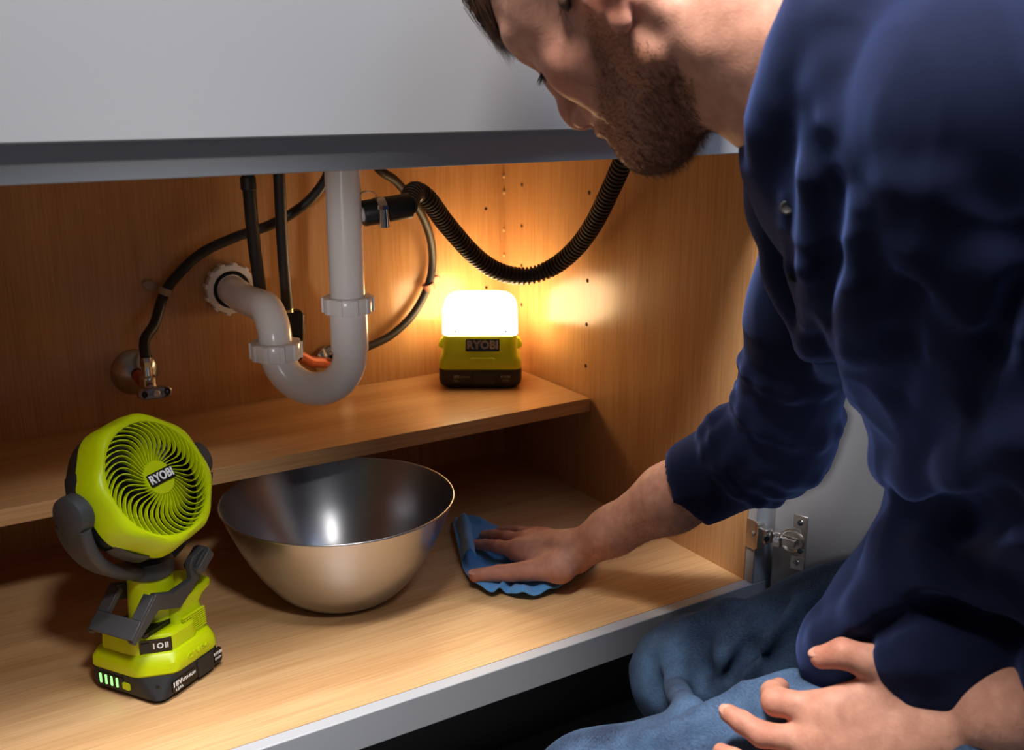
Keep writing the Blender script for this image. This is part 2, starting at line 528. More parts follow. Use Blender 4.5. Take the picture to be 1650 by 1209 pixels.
Mh = Matrix.Translation(hc) @ frame_from((0.10, -0.9, 0.10), (1, 0, -0.02))
mb = MB(Mh)
ov = lambda s, z: [(0.0235 * s * math.copysign(abs(math.cos(a)) ** .8, math.cos(a)), 0.0105 * s * (1 + .18 * math.cos(2 * a)) * math.sin(a), z) for a in [2 * math.pi * k / 40 for k in range(40)]]
mb.loft([ov(.82, -0.004), ov(1, -0.002), ov(1, 0.004), ov(.86, 0.007), ov(.70, 0.0045)])
mb.build('handle', M_steel, sv, 0.0005)
MB(Mh).lathe([(0.0045, 0.003), (0.0045, 0.0095), (0.003, 0.0105)], 16, None, True, True).build('handle_screw', M_nickel, sv)
for sx in (-1, 1):
    MB(Mh).lathe([(0.004, 0.004), (0.0042, 0.0060), (0.002, 0.0060), (0.002, 0.003)], 14, Matrix.Translation((sx * 0.0155, 0, 0.001))).build('handle_recess', M_blk, sv)
vt = Vector((-0.621, 0.5995, 0.236)) + VX + Vector((0, 0, 0.026))
MB().lathe([(0.0068, 0), (0.0085, 0.001), (0.0085, 0.009), (0.0068, 0.010)], 6, Matrix.Translation(VX + Vector((0, 0, 0.024)))).build('compression_nut', M_brass, sv)
h3, q = hose('supply_hose', 'long curved black supply hose rising from the chrome stop valve', [vt + Vector((0, 0, .006)), vt + Vector((0.001, 0.002, 0.035)), onp(249, 522, 1, 0.565), onp(263, 478, 1, 0.583), onp(283, 447, 1, .583), onp(325, 408, 1, .582), onp(380, 382, 1, .58), onp(432, 364, 1, .575), onp(475, 341, 1, .56), onp(505, 316, 1, .545), onp(527, 284, 1, .53), onp(536, 250, 1, .52)], 0.0073, M_rubber)
MB().tube([q[0], q[3]], 0.0082, 14).build('crimp_ring', M_steel, h3)
def wall_clip(name, label, c, m, ang):
    t = thing(name, label, 'clip', (c.x, YB - 0.0005, c.z))
    Mr = Matrix.Rotation(R(ang), 4, 'Y')
    mb = MB(Mr)
    ring = [(0.0100 * math.cos(R(a)), -0.0165 + 0.0100 * math.sin(R(a))) for a in range(0, 361, 20)]
    inn = [(0.0078 * math.cos(R(a)), -0.0165 + 0.0078 * math.sin(R(a))) for a in range(0, 361, 20)]
    mb.loft([[(x, y, -0.005) for x, y in ring], [(x, y, 0.005) for x, y in ring], [(x, y, 0.005) for x, y in inn], [(x, y, -0.005) for x, y in inn], [(x, y, -0.005) for x, y in ring]], False, False)
    mb.build('loop', m, t)
    MB(Mr).loft([[(x - 0.019, y, z) for x, z in [(0.011 * math.cos(a), 0.0065 * math.sin(a)) for a in [2 * math.pi * k / 20 for k in range(20)]]] for y in (-0.0005, -0.006)]).build('tab', m, t, 0.001)
    return t
wall_clip('hose_clip', 'clear plastic clip holding the curved hose on the left of the back panel', onp(266, 470, 1, 0.583), M_clip, 25)
h4, q = hose('supply_hose', 'black hose looping down the back panel right of the drain', [onp(598, 250, 1, .50), onp(612, 274, 1, .50), onp(640, 294, 1, .51), onp(675, 338, 1, .535), onp(692, 378, 1, .56), onp(697, 420, 1, .583), onp(690, 460, 1, .585), onp(668, 503, 1, .583), onp(636, 536, 1, .58), onp(600, 556, 1, .575), onp(560, 568, 1, .57), onp(540, 575, 1, .565)], 0.0066, M_rubber)
t = wall_clip('hose_clip', 'pinkish plastic clip on the back panel beside the glowing lantern', onp(691, 462, 1, 0.583), mat('pink_plastic_clip', srgb(225, 150, 120), .3, trans=.3), 180 - 20)

# corrugated drain hose with collar and worm clamp
c0 = b0 + BR * 0.022
cor = thing('corrugated_hose', 'dark corrugated drain hose sagging from the branch pipe to the upper right', 'hose', tuple(c0))
ctr = [b0 + BR * 0.085, onp(668, 309, 1, .355), onp(690, 322, 1, .37), onp(720, 362, 1, .40), onp(765, 412, 1, .425), onp(805, 438, 1, .43), onp(848, 445, 1, .42), onp(890, 431, 1, .395), onp(928, 400, 1, .35), onp(958, 358, 1, .30), onp(984, 305, 1, .25), onp(1003, 262, 1, .215), onp(1018, 225, 1, .19)]
P = spline(ctr, 24)
L = [0]
for i in range(1, len(P)): L.append(L[-1] + (P[i] - P[i - 1]).length)
pitch = 0.0072; pts = []; rad = []
s = 0.0
def samp(s):
    i = max(1, min(len(L) - 1, int(np.searchsorted(L, s))))
    t = (s - L[i - 1]) / max(1e-9, L[i] - L[i - 1])
    return P[i - 1].lerp(P[i], t)
while s < L[-1]:
    for ds, r in ((0, .0108), (.18, .0108), (.32, .0138), (.72, .0138), (.86, .0108)):
        pts.append(samp(min(L[-1], s + ds * pitch)) - c0); rad.append(r)
    s += pitch
MB().tube(pts, rad, 20).build('corrugated_body', M_corr, cor, angle=60)
MB().tube([b0 + BR * 0.024 - c0, b0 + BR * 0.026 - c0, b0 + BR * 0.088 - c0], [0.0150, 0.0165, 0.0165], 24).build('rubber_cuff', M_blk, cor)
cl = thing('hose_clamp', 'steel worm clamp with a loose band tail on the black hose cuff', 'clamp', tuple(b0 + BR * 0.048))
Mc = frame_from(BR, (0, 0, 1))
mb = MB(Mc)
mb.lathe([(0.0166, -0.0055), (0.0175, -0.0055), (0.0175, 0.0055), (0.0166, 0.0055)], 36)
mb.build('band', M_steel, cl)
tail = [Vector((0.0185 * math.cos(a) + e, 0.0185 * math.sin(a) , 0)) for a, e in ((R(-25), 0), (R(-5), .002), (R(12), .006), (R(25), .0105), (R(38), .012))]
rings = []
for p in [Vector((0.018, -0.008, 0.0)), Vector((0.021, 0.0, -0.002)), Vector((0.0262, 0.005, -0.008)), Vector((0.0285, 0.008, -0.018)), Vector((0.0265, 0.010, -0.028)), Vector((0.021, 0.011, -0.034))]:
    rings.append([p + Vector((0.0004, 0, 0)) + Vector((0, -0.005, 0.0)), p + Vector((0.0004, 0, 0)) + Vector((0, 0.005, 0)), p + Vector((-0.0004, 0.005, 0)), p + Vector((-0.0004, -0.005, 0))])
MB(Mc).loft(rings).build('band_tail', M_steel, cl)
Ms = Matrix.Translation(Mc @ Vector((-0.004, 0, 0))) 
q0 = Vector((-0.004, -0.0185, -0.004))
MB().cyl(q0 + Vector((0, 0, 0.008)), q0 + Vector((0.001, 0, -0.015)), 0.0066, 18).build('worm_screw', M_chrome, cl)
MB().cyl(q0 + Vector((0, 0, 0.008)), q0 + Vector((0.0, 0, 0.013)), 0.0078, 6).build('screw_head', M_chrome, cl)

# ------------------------------------------------------------------ clamp fan
M_lime = mat('lime_plastic', srgb(196, 214, 0), 0.36, bump=0.05, bscale=900, sss=0.0)
M_dgray = mat('charcoal_plastic', srgb(62, 62, 64), 0.5, bump=0.12, bscale=900)
M_black = mat('matt_black_plastic', srgb(34, 34, 35), 0.48, bump=0.08, bscale=900)
M_gloss = mat('gloss_black_label', srgb(12, 12, 13), 0.2)
M_white = mat('white_print', srgb(240, 240, 240), 0.5)
M_grayprint = mat('grey_print', srgb(150, 145, 142), 0.5)
M_led = emit('green_led', (0.10, 1.0, 0.12, 1), 1.6)
fan = thing('clamp_fan', 'lime green and black battery clamp fan standing on the cabinet floor', 'fan', (-0.7145, 0.1715, 0.0), R(32.4))

def cutrect(x0, x1, y0, y1, z, cx, cy, r=0.007, n=3):
    """plan outline, the corner at (x0, y0) cut off by cx, cy; every corner eased"""
    pts = [(x0, y1), (x0, y0 + cy), (x0 + cx, y0), (x1 - cx * .35, y0), (x1, y0 + cy * .35), (x1, y1)]
    out = []
    m = len(pts)
    for i in range(m):
        p = Vector((*pts[i], 0)); a = Vector((*pts[i - 1], 0)); b = Vector((*pts[(i + 1) % m], 0))
        ra = min(r, (a - p).length * .45); rb2 = min(r, (b - p).length * .45)
        s = p + (a - p).normalized() * ra; e = p + (b - p).normalized() * rb2
        for k in range(n + 1):
            t = k / n
            q = s.lerp(p, t).lerp(p.lerp(e, t), t)
            out.append((q.x, q.y, z))
    return out

bat = MB().loft([cutrect(-.041, .041, -.040, .040, 0.0, .006, .006), cutrect(-.0475, .0475, -.0465, .0465, .006, .008, .008),
                 cutrect(-.0490, .0490, -.0475, .0475, .014, .016, .018), cutrect(-.0490, .0490, -.0475, .0475, .0275, .026, .030),
                 cutrect(-.0460, .0460, -.0445, .0445, .0290, .026, .030)]).build('battery', M_black, fan, angle=30)
skirt = MB().loft([cutrect(-.0480, .0480, -.0470, .0465, .0275, .026, .030), cutrect(-.0492, .0495, -.0482, .0475, .030, .026, .031), cutrect(-.0488, .0490, -.0478, .0470, .040, .027, .032),
                   cutrect(-.0440, .0465, -.0430, .0430, .0485, .027, .030), cutrect(-.0415, .0450, -.0405, .0400, .0500, .026, .028)]).build('base_skirt', M_lime, fan, angle=30)
MB().loft([cutrect(-.0425, .030, -.0395, .0380, .047, .027, .028), cutrect(-.0418, .030, -.0385, .037, .066, .027, .028),
           cutrect(-.0400, .028, -.0365, .035, .0690, .026, .027)]).build('switch_block', M_lime, fan, angle=30)
# ribbed grip block with the flared lip
grip = MB().loft([[(x, y, z) for x, y in rrect_] for rrect_, z in (
    ([(p[0] * 1.0 + .0225, p[1]) for p in rrect(.0225, .0360, .010)], .046),
    ([(p[0] * .97 + .0222, p[1] * .95) for p in rrect(.0225, .0360, .010)], .066),
    ([(p[0] * .93 + .0225, p[1] * .82) for p in rrect(.0225, .0360, .010)], .080),
    ([(p[0] * 1.18 + .0285, p[1] * .80) for p in rrect(.0225, .0360, .012)], .0865),
    ([(p[0] * 1.40 + .0345, p[1] * .84) for p in rrect(.0225, .0360, .014)], .0905),
    ([(p[0] * 1.42 + .0350, p[1] * .82) for p in rrect(.0225, .0360, .014)], .0945),
    ([(p[0] * 1.15 + .0290, p[1] * .55) for p in rrect(.0225, .0360, .014)], .0985))]).build('grip_block', M_lime, fan, angle=40)
for k in range(9):
    z = .0545 + k * .0024
    MB().box(.006, .040, -.0368 + .00012 * k, -.0330, z, z + .0012).build('grip_rib', M_lime, grip)
MB().lathe([(.0270, .060), (.0255, .085), (.0240, .112), (.0240, .128)], 36, Matrix.Translation((.004, .004, 0)), True, True).build('neck', M_lime, fan)
MB().lathe([(.0245, .124), (.0262, .126), (.0262, .134), (.0240, .142), (.018, .146)], 36, Matrix.Translation((.003, .002, 0)), True, True).build('swivel_collar', M_dgray, fan)

# switch panel on the cut corner
D = Vector((-.0418, -.0110, .0575)); Bq = Vector((-.0150, -.0390, .0575))
fx_ = (Bq - D).normalized(); fn_ = fx_.cross(Vector((0, 0, 1)))
def facet(c, off=0.0):
    m = Matrix((fx_, Vector((0, 0, 1)), fn_)).transposed().to_4x4()
    m.translation = Vector(c) + fn_ * off
    return m
fc = D.lerp(Bq, .56)
sw = MB(facet(fc)).loft([[(x, y, z) for x, y in rrect(.0165, .0082, .002)] for z in (-.003, .0006)]).build('switch_panel', M_gloss, fan)
MB(facet(fc)).loft([[(x - .0105, y, z) for x, y in rrect(.0042, .0052, .001)] for z in (-.001, .0018)]).build('rocker_switch', M_black, sw)
for x, s in ((-.002, 'I'), (.0045, 'O'), (.0110, 'II')):
    lettering(s, .0085, facet(fc + fx_ * x, .0008), M_white, sw, bold=.0002)
# raised mark on the skirt and battery print
MBs = Matrix.Translation((.012, -.0480, .0375)) @ Matrix.Rotation(R(90), 4, 'X')
lettering('ONE+', .0095, MBs, M_lime, skirt, depth=.0006, bold=.0003, sx=1.3)
def bfac(t, z, off):
    p0 = Vector((-.0490, -.0475 + .024, z)); p1 = Vector((-.0490 + .021, -.0475, z))
    xx = (p1 - p0).normalized(); nn = xx.cross(Vector((0, 0, 1)))
    nn = (nn + Vector((0, 0, .35))).normalized(); yy = nn.cross(xx)
    m = Matrix((xx, yy, nn)).transposed().to_4x4()
    m.translation = p0.lerp(p1, t) + nn * off
    return m
MBf = Matrix.Translation((.0005, -.0478, .0150)) @ Matrix.Rotation(R(90), 4, 'X')
MB(MBf).loft([[(x - .0115, y - .001, z) for x, y in rrect(.0190, .0072, .005)] for z in (-.002, .0005)]).build('battery_label', M_gloss, bat)
lettering('18V', .0076, MBf @ Matrix.Translation((-.0235, .0018, .0008)), M_white, bat, bold=.00025, sx=1.15)
lettering('LITHIUM', .0046, MBf @ Matrix.Translation((-.0060, .0012, .0008)), M_white, bat, bold=.0001, sx=1.15)
lettering('1.5Ah', .0050, MBf @ Matrix.Translation((-.0215, -.0048, .0008)), M_white, bat, bold=.0001)
MB(MBf).loft([[(x + .0410, y + .001, z) for x, y in rrect(.0060, .0085, .003)] for z in (-.002, .0004)]).build('battery_label', M_gloss, bat)
lettering('RYOBI', .0046, MBf @ Matrix.Translation((.0405, .0042, .0006)), M_white, bat, bold=.00015)
lettering('ONE+', .0038, MBf @ Matrix.Translation((.0405, -.0018, .0006)), M_white, bat)
MB(MBf).loft([[(x + .0205, y + .0010, z) for x, y in rrect(.0125, .0105, .0015)] for z in (-.002, .0012)]).build('release_latch', M_black, bat, 0.0004)
MB(Matrix.Translation((-.0400, -.0370, .0180)) @ frame_from((-.75, -.65, 0))).lathe([(.0022, -.0005), (.0022, .0002)], 14, None, True, True).build('screw_hole', M_gloss, bat)
Me = Matrix.Translation((-.0492, 0, .0165)) @ Matrix(((0, 0, -1, 0), (-1, 0, 0, 0), (0, 1, 0, 0), (0, 0, 0, 1)))
MB(Me).loft([[(x - .020, y, z) for x, y in rrect(.0185, .0080, .002)] for z in (-.001, .0005)]).build('charge_gauge', M_gloss, bat)
for k in range(4):
    MB(Me).loft([[(x - .0335 + k * .0078, y + .0005, z) for x, y in rrect(.0014, .0056, .0008)] for z in (0, .0010)]).build('gauge_light', M_led, bat)
MB(Me).loft([[(x + .0030, y - .0005, z) for x, y in rrect(.0050, .0040, .0015)] for z in (0, .0014)]).build('gauge_button', M_lime, bat)

# clamp: sloping jaw plate and two side arms with thumb tabs
arm = [(-.0640, .0815), (-.0268, .1195), (-.0032, .1104), (.0265, .1125), (.0253, .1300), (.0300, .1370), (.0479, .1415), (.0570, .1350), (.0570, .1260), (.0397, .1105), (.0057, .0880), (-.0247, .1000), (-.0504, .0829), (-.0610, .0770)]
clampo = MB().prism(arm, .0262, .0345, Matrix.Rotation(R(90), 4, 'X')).build('clamp_arm', M_dgray, fan, 0.0012)
MB().prism(arm, -.0300, -.0225, Matrix.Rotation(R(90), 4, 'X')).build('clamp_arm', M_dgray, fan, 0.0012)
Mp = Matrix.Translation((-.0450, -.004, .1000)) @ Matrix.Rotation(R(-45), 4, 'Y')
jaw = MB(Mp)
jaw.box(-.0250, -.004, -.0300, .0300, -.0035, .0035); jaw.box(-.004, .0240, -.0300, -.0165, -.0035, .0035); jaw.box(-.004, .0240, .0165, .0300, -.0035, .0035)
jaw.build('clamp_jaw', M_dgray, fan, 0.0008)
MB().box(-.036, .012, -.0225, .0265, .0690, .0755).build('clamp_pad', M_gloss, fan, 0.001)
tab = MB(Matrix.Translation((.0440, -.0300, .1265)) @ Matrix.Rotation(R(-38), 4, 'Y'))
tab.loft([[(x, y, z) for x, y in rrect(.0150, .0115, .006)] for z in (-.004, .006, .0075)])
tb = tab.build('thumb_tab', M_dgray, fan, 0.0012)
for k in range(4):
    MB(Matrix.Translation((.0440, -.0300, .1265)) @ Matrix.Rotation(R(-38), 4, 'Y')).box(-.0105, .0105, -.0078 + k * .0048, -.0056 + k * .0048, .0070, .0090).build('thumb_rib', M_dgray, tb, .0006)

# yoke: a broad U band under the head
PZ = .2235
yk = []
for i in range(41):
    a = R(-8 - 164 * i / 40)
    wv = .0165 + .0045 * abs(math.cos(a)) ** 6
    th = .0065
    px, pz = .0885 * math.cos(a), .090 * math.sin(a)
    ex = Vector((math.cos(a), 0, math.sin(a)))
    c = Vector((px, .004, PZ + pz))
    ring = []
    for x, y in rrect(th, wv, .005, 3):
        ring.append(c + ex * x + Vector((0, y, 0)))
    yk.append(ring)
MB().loft(yk).build('yoke', M_dgray, fan, angle=50)
for s in (-1, 1):
    MB(Matrix.Translation((s * .0820, .004, PZ)) @ Matrix.Rotation(R(90 * s), 4, 'Y')).lathe([(1e-4, .013), (.016, .013), (.0200, .0105), (.0210, .006), (.0210, -.004)], 36, None, False, True).build('yoke_end', M_dgray, fan)
    MB(Matrix.Translation((s * .0700, .000, PZ + .004)) @ Matrix.Rotation(R(90 * s), 4, 'Y')).lathe([(.0165, 0), (.0165, .007), (.013, .010)], 30, None, False, True).build('pivot_boss', M_lime, fan)

# head, tilted up by 30 degrees: x right, y up in the face, z out of the face
HU = Vector((0, math.sin(R(29.6)), math.cos(R(29.6)))); HN = Vector((0, -math.cos(R(29.6)), math.sin(R(29.6))))
MH = Matrix((Vector((1, 0, 0)), HU, HN)).transposed().to_4x4()
MH.translation = Vector((-.005, -.0305, .2406))
def octr(r, z, k=.022, seg=96):
    out = []
    for j in range(seg):
        a = 2 * math.pi * j / seg
        rr = r * (1 + k * math.cos(8 * (a - R(22.5 + 8))))
        out.append((rr * math.cos(a), rr * math.sin(a), z))
    return out
head = MB(MH).loft([octr(.0605, -.016, 0), octr(.0605, -.001, 0), octr(.0618, .0012, .003), octr(.0650, .0020, .010), octr(.0685, .0002, .020), octr(.0715, -.0060, .026),
                    octr(.0745, -.0220, .024), octr(.0750, -.0300, .022), octr(.070, -.0302, .02)], False, False).build('front_bezel', M_lime, fan, angle=40)
MB(MH).loft([octr(.0600, -.0285, 0), octr(.0735, -.0285, .02), octr(.0740, -.0390, .015), octr(.0720, -.0500, .01), octr(.0660, -.0600, .0), octr(.0500, -.0660, 0), octr(.0480, -.0640, 0)], False, False).build('rear_housing', M_black, fan, angle=40)
for a0 in (150, 215, 330, 30):
    pts = [[(r * math.cos(R(a0 + t)), r * math.sin(R(a0 + t)), z) for r, z in ((.0752, -.026), (.0775, -.030), (.0768, -.044), (.0735, -.046))] for t in range(0, 31, 3)]
    MB(MH).loft(pts).build('vent_cowl', M_black, fan, angle=50)
MB(MH).lathe([(.0606, -.0165), (.0606, -.045), (.040, -.0560), (1e-4, -.0560)], 48).build('duct', M_gloss, fan)
# impeller
imp = MB(MH).lathe([(1e-4, -.014), (.015, -.015), (.018, -.020), (.018, -.036)], 32).build('impeller_hub', M_black, fan)
blade = []
for i in range(7):
    r = .016 + .040 * i / 6
    a0 = .55 * i / 6
    blade.append([(r * math.cos(a0 + d), r * math.sin(a0 + d), z) for d, z in ((0, -.018), (.50, -.030), (.51, -.0312), (0.0, -.0195))])
for k in range(5):
    b = MB(MH @ Matrix.Rotation(2 * math.pi * k / 5, 4, 'Z')).loft(blade).build('impeller_blade', M_black, imp)
# rear grille rings seen through the front
for rr in (.026, .035, .044, .053):
    MB(MH).tube([(rr * math.cos(R(a)), rr * math.sin(R(a)), -.047) for a in range(0, 361, 10)], .0009, 6, False).build('rear_grille_ring', M_dgray, fan)
# front grille blades, one mesh shared by all
def gblade():
    rings = []
    n = 14
    for i in range(n + 1):
        t = i / n
        r = .0175 + (.0612 - .0175) * t
        th = -.34 * math.sin(math.pi * t * .92) + .20 * t * t + .16
        rn = .0175 + (.0612 - .0175) * (t + .02)
        thn = -.34 * math.sin(math.pi * (t + .02) * .92) + .20 * (t + .02) ** 2 + .16
        p = Vector((r * math.cos(th), r * math.sin(th), 0)); q = Vector((rn * math.cos(thn), rn * math.sin(thn), 0))
        tn = (q - p).normalized(); nr = Vector((-tn.y, tn.x, 0))
        w = .00046 + .00034 * t
        z1 = .0022 + .0012 * math.sin(math.pi * t) - .0022 * t; z0 = z1 - .0042
        rings.append([p + nr * w + Vector((0, 0, z0)), p - nr * w + Vector((0, 0, z0)), p - nr * w * .7 + Vector((0, 0, z1)), p + nr * w * .7 + Vector((0, 0, z1))])
    return rings
g0 = MB().loft(gblade()).build('grille_blade', M_lime, head)
NB = 40
for k in range(NB):
    g = g0 if k == 0 else copy_of(g0, head)
    g.matrix_local = MH @ Matrix.Rotation(2 * math.pi * k / NB, 4, 'Z')
MB(MH).lathe([(.0188, -.005), (.0188, .0015), (.0178, .0028), (1e-4, .0036)], 40, None, True).build('hub_disc', M_lime, head)
ML = MH @ Matrix.Translation((0.001, 0.0, .0036)) @ Matrix.Rotation(R(2), 4, 'Z')
MB(ML).loft([[(x, y, z) for x, y in rrect(.0168, .0068, .0012)] for z in (-.002, .0012)]).build('logo_plate', M_gloss, head)
lettering('RYOBI', .0125, ML @ Matrix.Translation((0, 0, .0014)), M_white, head, bold=.00045, sx=.93)

# ------------------------------------------------------------------ lantern
M_dome = emit('lit_diffuser', (1.0, 0.68, 0.34, 1), 18.0)
lan = thing('area_lantern', 'glowing green and black battery lantern on the right end of the shelf', 'lantern', (-0.100, 0.512, 0.1637), R(-31.5))
lb = MB().loft([[(x * s, y * s2, z) for x, y in rrect(.066, .044, .014)] for z, s, s2 in ((0, .84, .84), (.007, .97, .97), (.014, 1, 1), (.030, 1.0, 1), (.034, .985, .985))]).build('battery', M_black, lan)
lg = MB().loft([[(x * s, y * s2, z) for x, y in rrect(.066, .044, .014)] for z, s, s2 in ((.032, .985, .985), (.034, 1.0, 1), (.045, .99, .99), (.052, .92, .93), (.056, .895, .90), (.086, .89, .89), (.088, .87, .87))]).build('body', M_lime, lan)
dome = MB().loft([[(x * s, y * s2, z) for x, y in rrect(.066, .044, .014)] for z, s, s2 in ((.0865, .885, .885), (.088, .900, .90), (.125, .888, .88), (.133, .85, .83), (.140, .77, .74), (.1455, .64, .60), (.1475, .50, .45), (.1480, .2, .15))]).build('diffuser', M_dome, lan, angle=30)
for s in (-1, 1):
    MB().loft([[(s * (.059 + x), y, z) for x, y in ((0, -.010), (w_, -.008), (w_, .008), (0, .010))] for z, w_ in ((.058, .002), (.062, .0085), (.066, .0085), (.074, .0045), (.076, .001))]).build('hanging_lug', M_lime, lan, .0008)
    MB().cyl((s * .0395 + .001, -.0395, .0935), (s * .0395 + .001, -.0408, .0935), .0019, 12).build('screw', M_black, dome)
MX = Matrix.Rotation(R(90), 4, 'X')
Ml = Matrix.Translation((0.004, -.0393, .0715)) @ MX
lp = MB(Ml).loft([[(x, y, z) for x, y in rrect(.0268, .0098, .0015)] for z in (-.002, .0008)]).build('logo_plate', M_gloss, lg)
lettering('RYOBI', .0180, Ml @ Matrix.Translation((0, 0, .001)), M_grayprint, lg, bold=.0007, sx=.98)
MB(Matrix.Translation((.004, -.0436, .046)) @ MX).loft([[(x, y, z) for x, y in rrect(.019, .0055, .002)] for z in (-.003, .0012)]).build('front_step', M_lime, lg, .0005)
Mb = Matrix.Translation((0, -.0442, .019)) @ MX
MB(Mb).loft([[(x + .006, y, z) for x, y in rrect(.017, .0105, .002)] for z in (-.003, .0010)]).build('release_latch', M_black, lb, .0004)
lettering('18V', .0065, Mb @ Matrix.Translation((-.038, .002, .0004)), M_grayprint, lb, bold=.0002)
lettering('LITHIUM', .0042, Mb @ Matrix.Translation((-.0245, .0015, .0004)), M_grayprint, lb)
lettering('1.5Ah', .0045, Mb @ Matrix.Translation((-.040, -.0045, .0004)), M_grayprint, lb)
lettering('RYOBI', .0055, Mb @ Matrix.Translation((.040, .002, .0004)), M_grayprint, lb)
lettering('ONE+', .0045, Mb @ Matrix.Translation((.041, -.0045, .0004)), M_grayprint, lb)

# ------------------------------------------------------------------ mixing bowl
M_bowl = mat('brushed_bowl_steel', srgb(184, 185, 190), 0.29, 1.0, bump=0.04, bscale=30, stretch=(4, 4, 60), rvar=.0)
M_bowlin = mat('satin_bowl_steel', srgb(176, 176, 180), 0.30, 1.0)
bowl = thing('mixing_bowl', 'large stainless steel mixing bowl on the cabinet floor', 'bowl', (-0.4625, 0.2518, 0.0))
prof = [(1e-4, 0.0012), (.058, .0012), (.066, .0030), (.076, .0090), (.090, .0230), (.104, .0420), (.118, .0650), (.130, .0900), (.139, .1120), (.1455, .1300)]
prof_s = [(p.x, p.z) for p in spline([(a, 0, b) for a, b in prof], 5)]
MB().lathe(prof_s, 96).build('outer_wall', M_bowl, bowl, angle=60)
inn = [(max(1e-4, r - .0012), z + (.0012 if r < .08 else .0002)) for r, z in prof_s]
MB().lathe(inn, 96).build('inner_wall', M_bowlin, bowl, angle=60)
MB().tube([(.1455 * math.cos(2 * math.pi * j / 120), .1455 * math.sin(2 * math.pi * j / 120), .130) for j in range(121)], .0014, 8, False).build('rolled_rim', M_bowl, bowl, angle=60)

